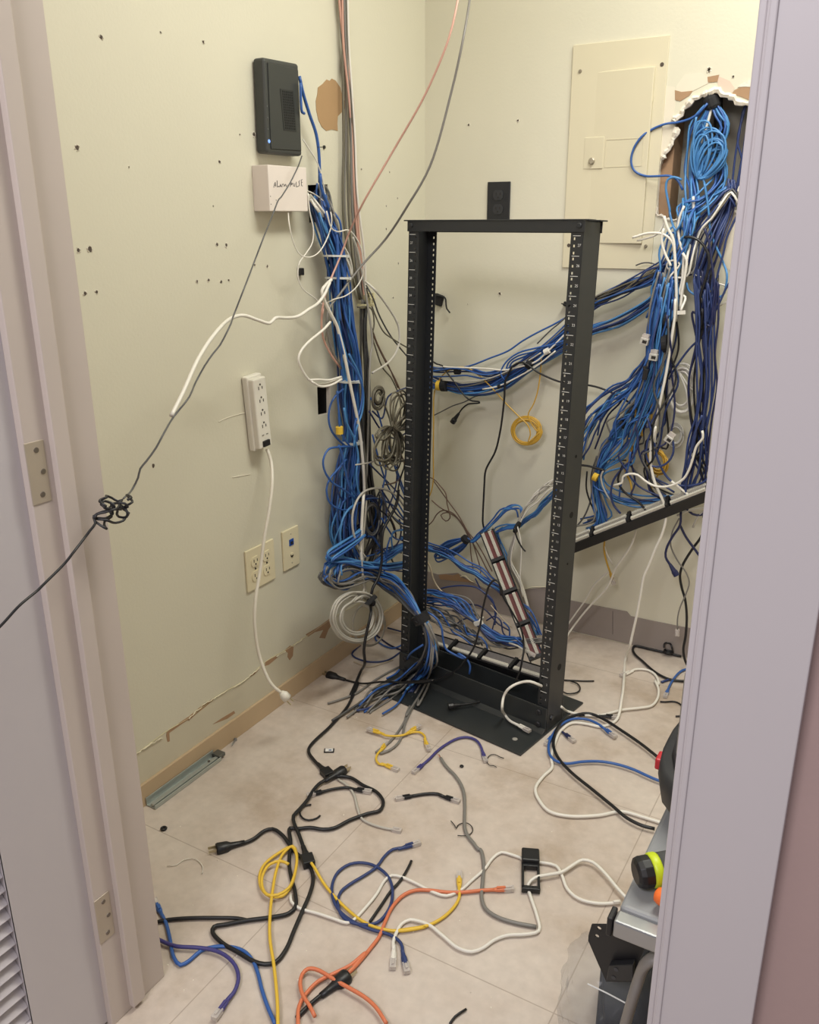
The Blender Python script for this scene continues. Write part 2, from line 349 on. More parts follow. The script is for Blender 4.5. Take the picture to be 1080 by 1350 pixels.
flatpoly(PB('r', '560,420 740,392 930,345 960,345 960,760 880,900 640,700 560,600'), LIGHTP, bw, 'skim_coat_patch', .0006, (0, -1, 0))
# front wall around the doorway, other walls
FW = mat('hallway_wall_paint', (166, 142, 138), .6, var=.03, bump=.1)
b = MB(); b.box((-1.22, .779, 1.3), (.40, .074, 2.6)); struct(b, 'wall_front_left', FW)
b = MB(); b.box((.36, .782, 1.3), (.96, .066, 2.6)); struct(b, 'wall_front_right', FW)
b = MB(); b.box((-.57, .779, 2.36), (.92, .074, .48)); struct(b, 'wall_front_top', FW)
b = MB(); b.box((.77, 1.66, 1.3), (.04, 1.8, 2.6)); struct(b, 'wall_right', CREAM)
# door frame
b = MB(); b.box((-1.010, .760, 1.04), (.02, .120, 2.08)); b.box((-.9945, .7515, 1.04), (.012, .026, 2.06)); df = struct(b, 'door_1_frame_left', JAMB, bevel=.0015)
for p0, p1, r0, r1 in (('40,583', '50,665', 0, 0), ('135,1180', '142,1237', 0, 0)):
    a_, c_ = at(*map(float, p0.split(',')), 'X', -1.0), at(*map(float, p1.split(',')), 'X', -1.0); zc, hh = (a_.z+c_.z)/2, a_.z-c_.z
    b = MB(); b.box((-.9996, .7145, zc), (.0022, .030, hh)); o = b.build('hinge_leaf', mat('painted_hinge', (178, 166, 150), .35, metal=.3), df, bevel=.0008)
    b = MB()
    for dz in (-.36, 0, .36): b.lathe((-.9988, .7165+(.006 if dz == 0 else 0), zc+dz*hh), (1, 0, 0), [(0, .0042), (.001, .0038)], 10)
    b.each('hinge_screw', mat('screw_steel', (120, 112, 104), .4, metal=.7), o)
b = MB(); b.box((-.5675, .760, 2.07), (.865, .12, .02)); struct(b, 'door_1_frame_top', JAMB)
b = MB(); b.box((-.127, .785, 1.04), (.016, .075, 2.08)); b.box((-.083, .741, 1.045), (.095, .018, 2.09)); b.box((-.1335, .739, 1.045), (.006, .010, 2.09)); b.box((-.1255, .7335, 1.045), (.006, .008, 2.09)); fr = struct(b, 'door_1_frame_right', LAV, bevel=.0012)
a_, c_ = at(912, 882, 'Y', .745), at(905, 1004, 'Y', .745)
b = MB(); zc = (a_.z+c_.z)/2; hh = a_.z-c_.z
b.tube([Vector((-.1345, .752, zc+hh/2)), Vector((-.1352, .744, zc+hh*.42)), Vector((-.1352, .742, zc)), Vector((-.1352, .744, zc-hh*.42)), Vector((-.1345, .752, zc-hh/2))], .0036, 8); b.box((-.1362, .765, zc), (.0025, .03, hh*1.1)); b.build('strike_plate', STEEL, fr, smooth=True)
# louvred door leaf, open against the camera's left
lv = MB(); T = .036; x0 = -1.030
lv.box((x0, .637, 1.02), (T, .128, 2.03)); lv.box((x0, -.08, 1.02), (T, .13, 2.03)); lv.box((x0, .279, 1.262), (T, .588, 1.546)); lv.box((x0, .279, .07), (T, .588, .13))
do = lv.build('door_leaf', LAV, None, bevel=.0015); do.name = 'door_2'; do['kind'] = 'structure'
k = 0; z = .148
while z < .488:
    s_ = MB(); s_.box((x0, .279, z), (.036, .588, .008), Matrix.Rotation(math.radians(52), 3, 'Y')); s_.build('louvre_slat', LAV, do, bevel=.001); z += .0245
# left wall: old base strip, paint edge, torn patches
BAND = mat('unpainted_wall_band', (204, 197, 176), .7, var=.05, scale=12)
top = PL('N', '150,1017 178,995 219,964 249,946 284,919 326,894 350,872 376,857 412,833 438,815 470,797 500,778'); bot = [Vector((XL, p.y, .052)) for p in reversed(top)]
flatpoly(top+bot, BAND, wl, 'unpainted_band', .0006)
b = MB(); b.box((XL+.004, 1.62, .029), (.008, 1.76, .058)); o = struct(b, 'baseboard_left', mat('tan_base_strip', (194, 170, 138), .6, var=.10, scale=9), bevel=.001)
for s in ('200,625 235,600 270,575 295,558 302,575 292,572 262,592 212,628 214,665 204,668 198,640', '295,560 360,505 420,468 400,488 372,512 330,545 300,572', '555,388 600,352 612,345 590,368 565,382', '640,312 690,285 694,292 655,325 638,330', '725,262 750,240 765,246 762,285 748,305 738,290 740,272', '820,190 880,155 940,110 945,130 920,170 905,208 880,205 898,170 860,180 830,200', '405,590 450,560 500,530 505,540 470,565'):
    flatpoly(PL('p', s), KRAFT, wl, 'torn_paper_patch', .0012)
rnd = random.Random(4)
for s in ('500,425 540,400 560,383 600,350 614,338', '688,288 722,272 730,262', '765,240 800,215 804,208', '60,726 120,684 180,648', '300,562 360,508 420,468 470,440'):
    Q = cat_rom(PL('p', s, .002), .006); Q = [q+Vector((rnd.uniform(0, .002), rnd.uniform(-.001, .001), rnd.uniform(-.002, .002))) for q in Q]
    b = MB(); b.tube(Q, [rnd.uniform(.0008, .0022) for _ in Q], 5, flat=.5); b.build('curled_paint', mat('curled_paint_edge', (222, 214, 188), .6), wl)
Q = cat_rom([p+Vector((0, 0, 0)) for p in top[1:]], .01); b = MB(); b.tube([q+Vector((.0008, 0, 0)) for q in Q], .0012, 4); b.build('paint_edge', mat('paint_ridge', (206, 196, 160), .6), wl)
# back wall base band
t_ = PB('N', '560,752 578,757 604,755 621,766 640,776 660,774 690,777 719,774 751,791 800,801 827,806 832,812 860,818 900,826 918,829 1010,850'); bo_ = [Vector((p.x, YB, .005)) for p in reversed(t_)]
b = MB(); b.prism([p-Vector((0, .0002, 0)) for p in t_+bo_], Vector((0, -.003, 0))); tr = b.build('baseboard_back', mat('grey_adhesive_band', (148, 138, 132), .75, var=.08, scale=14), None); tr['kind'] = 'structure'
flatpoly(PB('v', '100,745 150,740 200,748 245,735 255,760 300,775 355,790 350,800 250,790 110,775', .003), KRAFT, tr, 'torn_paper_patch', .001, (0, -1, 0))
for s in ('255,755 290,752 320,782 355,795 365,775', '700,850 760,832 860,830'):
    Q = cat_rom(PB('v', s, .006), .006); b = MB(); b.tube(Q, .003, 5, flat=.4); b.build('curled_paint', mat('curled_paint_edge', (222, 214, 188), .6), tr)
for x_ in (808, 905): 
    P = PB('N', '%d,806 %d,836' % (x_, x_), .0035); b = MB(); b.tube(P, .0007, 4); b.build('seam', mat('dark_seam', (90, 82, 78), .8), tr)
# torn brown patch high on the left wall
flatpoly(PL('x', '0,0 1,0 0,1') if 0 else [p for p, _ in path('N', 'L0 '+' '.join('%.2f,%.2f' % (390+a/6.75, c/6.75) for a, c in [(240,745),(272,708),(300,720),(318,700),(350,715),(395,780),(412,860),(435,905),(435,965),(405,1000),(372,1035),(368,1100),(372,1165),(320,1152),(270,1165),(230,1130),(200,1070),(180,980),(176,900),(190,840),(195,780)]))], mat('exposed_brown_paper', (170, 138, 100), .85, var=.08, scale=20), wl, 'torn_paper_patch', .001)
# screw holes and wall anchors
HOLE = mat('drilled_hole', (84, 74, 66), .95); SCAR = mat('chipped_plaster', (232, 226, 212), .9)
def pock(px, py, mode, r, chips=True):
    n = Vector((1, 0, 0)) if mode == 'L' else Vector((0, -1, 0)); c = at(px, py, mode, 0); rr = random.Random(int(px*31+py)); par = wl if mode == 'L' else bw
    a1 = Vector((0, 1, 0)) if mode == 'L' else Vector((1, 0, 0)); pts = []
    for k in range(9): t = 2*math.pi*k/9; q = r*rr.uniform(.75, 1.2); pts.append(c+a1*(q*math.cos(t))+Vector((0, 0, 1.15*q*math.sin(t))))
    flatpoly(pts, HOLE, par, 'screw_hole', .0006, n)
    if chips:
        b = MB()
        for k in range(7): t = rr.uniform(0, 6.28); b.lathe(c+a1*(r*1.35*math.cos(t))+Vector((0, 0, r*1.35*math.sin(t))), n, [(0, r*rr.uniform(.3, .6)), (.0022, r*.15)], 5)
        b.build('chipped_edge', SCAR, par)
for s, r in (('158,104', 6), ('400,147', 6), ('635,128', 3), ('804,167', 5), ('305,585', 7), ('868,640', 5), ('1004,532', 7), ('948,532', 3), ('310,990', 6), ('355,985', 8), ('336,1162', 6), ('382,1155', 5), ('858,967', 6), ('895,970', 6), ('779,1113', 5), ('824,1108', 5), ('874,1115', 5), ('904,1108', 4), ('1007,1048', 4), ('1057,1053', 5), ('843,815', 2.5), ('510,661', 2)):
    px, py = [float(v)/3 for v in s.split(',')]; pock(px, py, 'L', r*.00056)
for s, r in (('595,584', 3.5), ('721,597', 3), ('706,747', 3.5), ('756,713', 3), ('760,1003', 4), ('737,1155', 4), ('706,850', 4)):
    x_, y_ = [float(v) for v in s.split(',')]; pock(300+x_/3.375, 50+y_/3.375, 'L', r*.0006)
for px, py, r in ((202, 614, 6.5),): pock(px, py, 'L', r*.0006, False)
for px, py, r in ((618, 164.5, 4), (683, 159, 4), (659, 387, 5), (935, 91, 5), (967, 101, 3.5), (617, 401, 2), (935, 93, 5)): pock(px, py, 'B', r*.0007)
for s, m_ in (('865,528 905,510 980,490', 'L'), ('920,748 990,735', 'L'), ('380,1370 420,1410 410,1380', 'L')):
    b = MB(); b.tube(cat_rom(PL('n', s, .0005), .008), .0014, 4, flat=.4); b.build('scratch', SCAR, wl)
# ---------------- electrical panel on the back wall ----------------
PAN = mat('painted_steel_panel', (212, 204, 178), .42, var=.02, scale=6)
pc = PB('N', '758,58 886,48 857,355 741,353')
er = root('electrical_panel', (pc[0]+pc[2])/2, 'flush painted-over electrical panel on back wall left of broken hole', 'electrical panel')
x0_, x1_ = (pc[0].x+pc[3].x)/2, (pc[1].x+pc[2].x)/2; z1_, z0_ = (pc[0].z+pc[1].z)/2, (pc[2].z+pc[3].z)/2
b = MB(); b.box(((x0_+x1_)/2, YB-.003, (z0_+z1_)/2), (x1_-x0_, .006, z1_-z0_)); b.build('panel_cover', PAN, er, bevel=.0015)
d_ = PB('N', '767,93 862,91 848,321 757,321', .012); dx0, dx1, dz0, dz1 = (d_[0].x+d_[3].x)/2, (d_[1].x+d_[2].x)/2, (d_[2].z+d_[3].z)/2, (d_[0].z+d_[1].z)/2
R_ = Matrix.Rotation(math.radians(-4), 3, 'Z'); cc = Vector((dx1, YB-.008, (dz0+dz1)/2))
b = MB(); b.box(cc+R_ @ Vector((-(dx1-dx0)/2, -.004, 0)), (dx1-dx0, .010, dz1-dz0), R_); dr = b.build('panel_door', PAN, er, bevel=.002)
def ondoor(px, py, dd=.0095):
    p = at(px, py, 'B', .020); u_ = p.x-cc.x; return cc+R_ @ Vector((u_, -dd, 0))+Vector((0, 0, p.z-cc.z))
la, lb = ondoor(769, 181), ondoor(793, 222); b = MB(); b.box((la+lb)/2, (abs(lb.x-la.x), .004, abs(la.z-lb.z)), R_); lt = b.build('latch_plate', PAN, dr, bevel=.0012)
b = MB(); q = ondoor(779, 212, .012); b.lathe(q, (0, -1, 0), [(0, .009), (.004, .009), (.006, .006)], 14); b.box(q+Vector((0, -.006, 0)), (.004, .003, .016)); b.build('latch_knob', mat('worn_latch', (176, 168, 150), .35, metal=.5), lt)
la, lb = ondoor(798, 184, .0092), ondoor(846, 218.5, .0092); b = MB(); lc = (la+lb)/2; W, Hh = abs(lb.x-la.x), abs(la.z-lb.z)
for dx, dz, ww, hh in ((0, Hh/2, W, .0015), (0, -Hh/2, W, .0015), (W/2, 0, .0015, Hh), (-W/2, 0, .0015, Hh)): b.box(lc+R_ @ Vector((dx, 0, dz)), (ww, .0014, hh), R_)
b.build('label_frame', PAN, dr)
b = MB()
for px, py in ((765, 94), (851.5, 324.5)): q = at(px, py, 'B', .006); b.lathe(q, (0, -1, 0), [(0, .0052), (.003, .004)], 10)
b.each('cover_screw', mat('panel_screw', (150, 142, 126), .4, metal=.5), er)
b = MB()
for px, py in ((873, 85), (750, 323.5)): q = at(px, py, 'B', .0062); b.lathe(q, (0, -1, 0), [(0, .0052), (.0006, .0052)], 12)
b.each('screw_opening', HOLE, er)
b = MB()
for px, py in ((859, 129), (845, 289)): q = at(px, py, 'B', .010); b.box(q, (.010, .008, .02))
b.each('panel_hinge', PAN, er, bevel=.001)
# ---------------- outlet plates ----------------
IV = mat('ivory_plastic', (226, 216, 184), .35, var=.02); SLOT = mat('outlet_slot', (40, 36, 30), .7)
def receptacle(b, c, a1, n, mi=1, s=1.0):
    """one three-slot receptacle face, slots in material mi"""
    up_ = Vector((0, 0, 1)); R = Matrix((a1, n, up_)).transposed()
    b.box(c+n*.0032+a1*(-.0063*s)+up_*.003*s, (.0016*s, .0012, .0080*s), R, mi); b.box(c+n*.0032+a1*(.0063*s)+up_*.003*s, (.0016*s, .0012, .0068*s), R, mi); b.lathe(c+n*.0026-up_*.0068*s, n, [(0, .0024*s), (.0012, .0024*s)], 8, mi)
def face(b, c, a1, n, r, h, mi=0):
    up_ = Vector((0, 0, 1)); pts = []
    for k in range(20):
        t = 2*math.pi*k/20; pts.append(c+a1*(r*math.cos(t))+up_*max(-h, min(h, r*math.sin(t))))
    b.prism(pts, n*.0028, mi)
a1L, nL = Vector((0, 1, 0)), Vector((1, 0, 0))
ql, qr = at(322, 727, 'L', .004), at(360, 762, 'L', .004); c = Vector((XL, 1.612, .442))
rq = root('outlet_plate', c, 'ivory four-socket power outlet plate low on left wall behind hanging white cord', 'power outlet')
b = MB(); b.box(c+nL*.003, (.006, .114, .114)); b.build('wall_plate', IV, rq, bevel=.002)
for sy in (-.023, .023):
    b = MB()
    for sz in (-.020, .020): face(b, c+nL*.0055+Vector((0, sy, sz)), a1L, nL, .0165, .0135); receptacle(b, c+nL*.0055+Vector((0, sy, sz)), a1L, nL)
    b.lathe(c+nL*.006+Vector((0, sy, 0)), nL, [(0, .003), (.002, .0022)], 8, 1); b.build('receptacle', None, rq, mats=[IV, SLOT])
dp = [at(372, 702, 'L', 0), at(392, 745, 'L', 0)]; c = Vector((XL, (dp[0].y+dp[1].y)/2, (at(372, 702, 'L').z+at(373, 752, 'L').z)/2))
rd = root('data_wall_plate', c, 'ivory data wall plate with blue jack, right of the four-socket outlet', 'wall plate')
b = MB(); b.box(c+nL*.003, (.006, .070, .114)); b.build('wall_plate', IV, rd, bevel=.002)
b = MB(); b.box(c+nL*.0065+Vector((0, 0, .018)), (.003, .018, .018)); b.build('blue_jack', mat('blue_jack', (36, 84, 170), .4), rd)['label'] = 'blue network jack'
b = MB(); b.box(c+nL*.0082+Vector((0, 0, .0165)), (.001, .010, .008)); b.lathe(c+nL*.006-Vector((0, 0, .020)), nL, [(0, .0055), (.002, .0055)], 12); b.each('jack_opening', SLOT, rd)
b = MB(); b.box(c+nL*.0066-Vector((0, 0, .0165)), (.003, .010, .006)); b.build('jack_insert', IV, rd)
b = MB()
for dz in (-.042, .042): b.lathe(c+nL*.006+Vector((0, 0, dz)), nL, [(0, .0028), (.001, .002)], 8)
b.each('plate_screw', mat('plate_screw', (190, 182, 158), .4, metal=.3), rd)
o_ = [at(642, 240, 'B', .004), at(673, 285, 'B', .004)]; c = Vector(((o_[0].x+o_[1].x)/2, YB, o_[0].z-.057)); BLK = mat('black_outlet_plastic', (36, 37, 40), .4)
rb = root('outlet_plate', c, 'black duplex power outlet on back wall just above the rack top', 'power outlet'); nB = Vector((0, -1, 0)); a1B = Vector((1, 0, 0))
b = MB(); b.box(c+nB*.003, (.074, .006, .114)); b.build('wall_plate', BLK, rb, bevel=.002)
for sz in (-.020, .020):
    b = MB(); face(b, c+nB*.0055+Vector((0, 0, sz)), a1B, nB, .0168, .0140); receptacle(b, c+nB*.0055+Vector((0, 0, sz)), a1B, nB); b.build('receptacle', None, rb, mats=[mat('black_receptacle', (52, 53, 56), .3), SLOT])
# ---------------- router, alarm box, power strip on the left wall ----------------
GRM = mat('router_grey_plastic', (58, 60, 58), .5, var=.04)
t0 = .034; F_ = [at(347, 75, 'L', t0), at(394, 84, 'L', t0), at(399, 206, 'L', t0), at(352, 202, 'L', t0)]
bk = [p-nL*t0 for p in F_]; c = sum(F_, Vector())/4
rr = root('wireless_router', Vector((XL, c.y, c.z)), 'dark grey wireless router mounted high on left wall above the white box', 'router')
b = MB(); b.prism([p-nL*(t0-.002) for p in F_], nL*(t0-.002)); b.build('router_case', GRM, rr, bevel=.007, segs=3)
b = MB(); ex = lambda u_, v_, o=.0: (F_[0]*(1-u_)*(1-v_)+F_[1]*u_*(1-v_)+F_[2]*u_*v_+F_[3]*(1-u_)*v_)+nL*o
b.prism([ex(.10, .05, .0), ex(.95, .07, .0), ex(.95, .94, .0), ex(.10, .95, .0)], nL*.0025); b.build('router_face', mat('router_face_grey', (50, 53, 52), .42), rr, bevel=.001)
b = MB(); b.prism([ex(.40, .30, .0025), ex(.78, .30, .0025), ex(.82, .74, .0025), ex(.46, .74, .0025)], nL*.0008); b.build('vent_frame', mat('vent_dark', (34, 36, 35), .6), rr)
b = MB()
for i_ in range(15):
    for j_ in range(6):
        v_ = .325+i_*.0275; u_ = .47+j_*.052+(v_-.3)*.12; b.box(ex(u_, v_, .0036), (.001, .0038, .0035))
b.build('vent_grille', mat('vent_dots', (22, 23, 23), .7), rr)
b = MB()
for v_ in (.50, .62, .74): b.box(ex(.05, v_, .0005), (.001, .002, .003))
b.each('status_mark', mat('router_mark', (96, 100, 100), .4), rr)
m_ = mat('router_led', (120, 160, 235), .3); m_.node_tree.nodes['Principled BSDF'].inputs['Emission Color'].default_value = (.2, .4, 1, 1); m_.node_tree.nodes['Principled BSDF'].inputs['Emission Strength'].default_value = .8
b = MB(); b.lathe(ex(.07, .87, .0), nL, [(0, .0042), (.001, .0035)], 10); b.build('power_light', m_, rr)['label'] = 'small glowing blue status light'
b = MB(); b.box(ex(.98, .045, -.012), (.012, .012, .010)); b.build('socket_block', DARK, rr)
t1 = .048; F2 = [at(353, 216.5, 'L', t1), at(404.6, 221.5, 'L', t1), at(405.5, 279.5, 'L', t1), at(356, 277.5, 'L', t1)]; c = sum(F2, Vector())/4
WB = mat('white_box_plastic', (228, 218, 210), .5, var=.02)
y0_, y1_, z0_, z1_ = (F2[0].y+F2[3].y)/2, (F2[1].y+F2[2].y)/2, (F2[2].z+F2[3].z)/2, (F2[0].z+F2[1].z)/2
ra = root('junction_box', Vector((XL, c.y, c.z)), 'white square box with handwritten ALARM PULSE below the router', 'box')
b = MB(); b.box((XL+t1/2, (y0_+y1_)/2, (z0_+z1_)/2), (t1, y1_-y0_, z1_-z0_)); b.build('box_body', WB, ra, bevel=.0015)
strokes = ['335,510 348,452 356,432 366,500', '338,478 363,472', '382,410 384,460 386,500 410,492', '416,505 430,462 440,500', '420,488 438,484', '452,502 455,466 462,464 472,462', '478,496 484,465 492,490 503,462 516,500', '533,480 530,497', '570,500 582,442 596,446 598,458 580,474', '612,448 614,486 630,494 638,450', '656,428 655,500 676,495', '706,410 690,428 700,455 696,484 680,492', '742,396 725,400 729,482 745,488', '726,442 742,436']
b = MB()
for s in strokes: b.tube([p for p, _ in path('B', 'L%g ' % (t1+.0002)+s)], .0010, 5, flat=.6)
b.build('handwriting', mat('marker_ink', (34, 34, 44), .5), ra)['label'] = 'handwritten black words ALARM PULSE'
b = MB()
for s in ('288,635', '368,690', '296,748'): q, _ = path('B', 'L%g ' % t1+s)[0]; b.lathe(q, nL, [(0, .0012), (.0004, .0012)], 7)
b.each('vent_hole', SLOT, ra)
# power strip
PSW = mat('white_strip_plastic', (228, 224, 212), .38, var=.02); t2 = .034
tp, bt = at(342, 500, 'L', t2), at(351, 588, 'L', t2); ax = (tp-bt).normalized(); sd = ax.cross(nL).normalized(); L_ = (tp-bt).length+.018; c = (tp+bt)/2
if sd.y < 0: sd = -sd
R_ = Matrix((sd, nL, ax)).transposed()
rs = root('power_strip', Vector((XL, c.y, c.z)), 'white power strip hung upright on left wall with cord dangling', 'power strip')
b = MB(); b.box(Vector((XL, c.y, c.z))+nL*.010, (.056, .018, L_), R_); b.box(Vector((XL, c.y, c.z))+nL*.022, (.048, .024, L_-.012), R_); b.build('strip_housing', PSW, rs, bevel=.004, segs=3)
for k, v_ in enumerate((-.36, -.19, -.02, .15)):
    b = MB(); q = Vector((XL+t2+.0005, c.y, c.z))-ax*(v_*L_+.004)
    for w_, h_, o1, o2 in ((.0018, .008, -.0065, 0), (.0018, .0068, .0065, 0)): b.box(q+sd*o1, (w_, .0012, h_), R_)
    b.lathe(q+ax*.0085-nL*.0003, nL, [(0, .0026), (.0008, .0026)], 8); b.build('socket', mat('strip_socket', (70, 64, 60), .6), rs)
b = MB(); q = Vector((XL+t2+.001, c.y, c.z))-ax*(.29*L_); b.box(q+sd*.008, (.006, .0012, .0018), R_); b.box(q-sd*.008, (.006, .0012, .0018), R_); b.build('lettering', mat('strip_print', (120, 116, 110), .6), rs)
b = MB(); b.box(Vector((XL+t2+.002, c.y, c.z))-ax*(.41*L_), (.024, .006, .015), R_); b.build('switch', DARK, rs, bevel=.001)['label'] = 'black rocker switch'
P = [p for p, _ in path('N', 'L.025 352,592 L.035 357,606 L.06 359,635 L.07 355,672 L.07 348,712 L.07 343,752 L.075 337,790 L.08 336,825 L.09 343,868 L.12 358,902 L.14 372,914')]
b, Q = cord_mesh(P, .0044, 8); b.build('cord', mat('strip_cord_white', (226, 220, 206), .45), rs, smooth=True); b = MB(); q = Q[-1]; d_ = (Q[-1]-Q[-5]).normalized(); R3 = axes(d_, nL); b.tube([q-d_*.004, q+d_*.006, q+d_*.02], [.006, .012, .0125], 12); pb = b.build('cord_plug', PSW, rs, smooth=True)
b = MB(); b.box(q+d_*.029+R3.col[1]*.006, (.017, .0016, .006), R3); b.box(q+d_*.029-R3.col[1]*.006, (.017, .0016, .006), R3); b.each('prong', GOLD, pb)
# ---------------- open two-post rack ----------------
TH = math.radians(9.5); FU = Vector((math.cos(TH), -math.sin(TH), 0)); FV = Vector((math.sin(TH), math.cos(TH), 0)); RA = Vector((-1.191, 1.977, 0)); RW = .508
RZ = Vector((.006, .040, 1)).normalized(); RU = (FU-RZ*FU.dot(RZ)).normalized(); RV = RZ.cross(RU)   # the frame leans back slightly
RR = Matrix((RU, RV, RZ)).transposed(); RF = Matrix((FU, FV, Vector((0, 0, 1)))).transposed()
def rp(a, b_, z): return RA+RU*a+RV*b_+RZ*z
def rf(a, b_, z): return RA+FU*a+FV*b_+Vector((0, 0, z))
rk = root('network_rack', rp(RW/2, .04, 0), 'bare black two-post network rack standing in middle of floor', 'rack')
ZT = 1.297; U = .0440; ztick = ZT-.034; FLG = .032; DP = .078; T2 = .003; HW = .0055
def rail(mb, a_out, sgn, b0, z0, z1):
    """flange strip from outer edge a_out inwards with a column of square holes"""
    hc = FLG-.009
    mb.box(rp(a_out+sgn*(hc-HW/2)/2, b0, (z0+z1)/2), (hc-HW/2, T2, z1-z0), RR); wI = FLG-(hc+HW/2); mb.box(rp(a_out+sgn*(FLG-wI/2), b0, (z0+z1)/2), (wI, T2, z1-z0), RR)
    zz = []; k = 0
    while ztick-k*U > z0+.05: zz += [ztick-k*U-.0063, ztick-k*U-.0221, ztick-k*U-.0375]; k += 1
    zz = [z for z in zz if z > z0+.01]; prev = z1
    for z in zz:
        h = prev-(z+HW/2)
        if h > 0: mb.box(rp(a_out+sgn*hc, b0, (prev+z+HW/2)/2), (HW, T2, h), RR)
        prev = z-HW/2
    mb.box(rp(a_out+sgn*hc, b0, (prev+z0)/2), (HW, T2, prev-z0), RR); return k
PRINT = mat('white_silkscreen', (214, 214, 208), .6)
def digit_mesh(b, txt, loc, size):
    cu = bpy.data.curves.new('t', 'FONT'); cu.body = txt; cu.size = size; cu.align_x = 'CENTER'; ob = bpy.data.objects.new('t', cu); COL.objects.link(ob)
    bpy.context.view_layer.update(); me = bpy.data.meshes.new_from_object(ob.evaluated_get(bpy.context.evaluated_depsgraph_get()))
    R = Matrix((RU, RZ, -RV)).transposed()
    b.add([loc+R @ v.co for v in me.vertices], [tuple(p.vertices) for p in me.polygons])
    bpy.data.objects.remove(ob); bpy.data.curves.remove(cu); bpy.data.meshes.remove(me)
for side, (a0, sg) in (('l', (0, 1)), ('r', (RW, -1))):
    b = MB(); nU = rail(b, a0, sg, T2/2, .035, ZT-.004); rail(b, a0, sg, DP-T2/2, .035, ZT-.004)
    b.box(rp(a0+sg*T2/2, DP/2, (.0+ZT)/2), (T2, DP, ZT-.006), RR)
    po = b.build('post', RACK, rk)
    b = MB()
    for k in range(nU+1):
        z = ztick-k*U
        if z < .09: break
        w_ = .019; ac = a0+sg*(FLG-.0155) if side == 'r' else a0+sg*.013
        b.box(rp(ac, -.0004, z), (w_ if side == 'r' else .020, .0006, .0012), RR)
        digit_mesh(b, str(nU-k), rp(a0+sg*(.010 if side == 'l' else .0085), -.0006, z-.0235), .0085)
    b.build('unit_marks', PRINT, po)['label'] = 'white unit lines and numbers'
    if side == 'r':
        b = MB()
        for zz_, r_ in ((.60, .008), (.18, .009), (.75, .004), (.47, .003)): b.lathe(rp(RW+.0002, .045, zz_), RU, [(0, r_), (.0006, r_)], 16)
        b.each('knockout_hole', mat('knockout_dark', (14, 14, 15), .9), po)
    else:
        b = MB()
        for zz_, r_ in ((.66, .008), (.24, .011), (.80, .005), (.31, .005)): b.lathe(rp(T2+.0002, .03, zz_), RU, [(0, r_), (.0006, r_)], 16)
        b.each('knockout_hole', mat('knockout_light', (150, 142, 124), .8), po)
b = MB(); b.box(rp(RW/2, -.0015, ZT-.0135), (RW+.006, T2, .026), RR); b.box(rp(RW/2, .012, ZT), (RW+.028, .034, T2), RR); b.build('top_angle_front', RACK, rk, bevel=.0006)
b = MB(); b.box(rp(RW/2, DP+.0015, ZT-.0135), (RW+.006, T2, .026), RR); b.box(rp(RW/2, DP-.012, ZT), (RW+.028, .034, T2), RR); b.build('top_angle_rear', RACK, rk, bevel=.0006)
b = MB(); b.lathe(rp(.010, -.004, ZT-.012), -RV, [(0, .006), (.002, .006), (.003, .004)], 12); b.lathe(rp(RW-.010, -.004, ZT-.012), -RV, [(0, .006), (.002, .006), (.003, .004)], 12); b.each('top_bolt', RACK, rk)
PLT = mat('scuffed_black_steel', (44, 47, 48), .36, var=.35, scale=11)
b = MB(); b.box(rf(RW/2, -.064, .0035), (RW+.006, .130, .005), RF); b.box(rp(RW/2, -.0045, .040), (RW, .005, .072), RR); b.prism([rf(0, -.018, .006), rf(0, -.006, .006), rf(0, -.006, .018)], FU*RW); b.build('base_angle_front', PLT, rk, bevel=.0008)
b = MB(); b.box(rf(RW/2, .099, .0035), (RW+.006, .194, .005), RF); b.box(rp(RW/2, DP+.0045, .040), (RW, .005, .072), RR); b.build('base_angle_rear', PLT, rk, bevel=.0008)
b = MB()
for a_, b_, z_ in ((RW-.022, -.007, .060), (RW-.022, -.007, .024), (.022, -.007, .060), (.022, -.007, .024)): b.lathe(rp(a_, b_, z_), -RV, [(0, .0085), (.003, .0085), (.0045, .006)], 6)
b.lathe(rp(RW, .022, .040), RU, [(0, .008), (.005, .007)], 6); b.each('base_bolt', mat('bolt_black', (54, 54, 56), .35, metal=.4), rk)
b = MB(); b.lathe(rf(.462, -.080, .0062), (0, 0, 1), [(0, .007), (.0005, .007)], 14); b.build('floor_bolt_hole', mat('bolt_hole_light', (150, 146, 140), .7), rk)
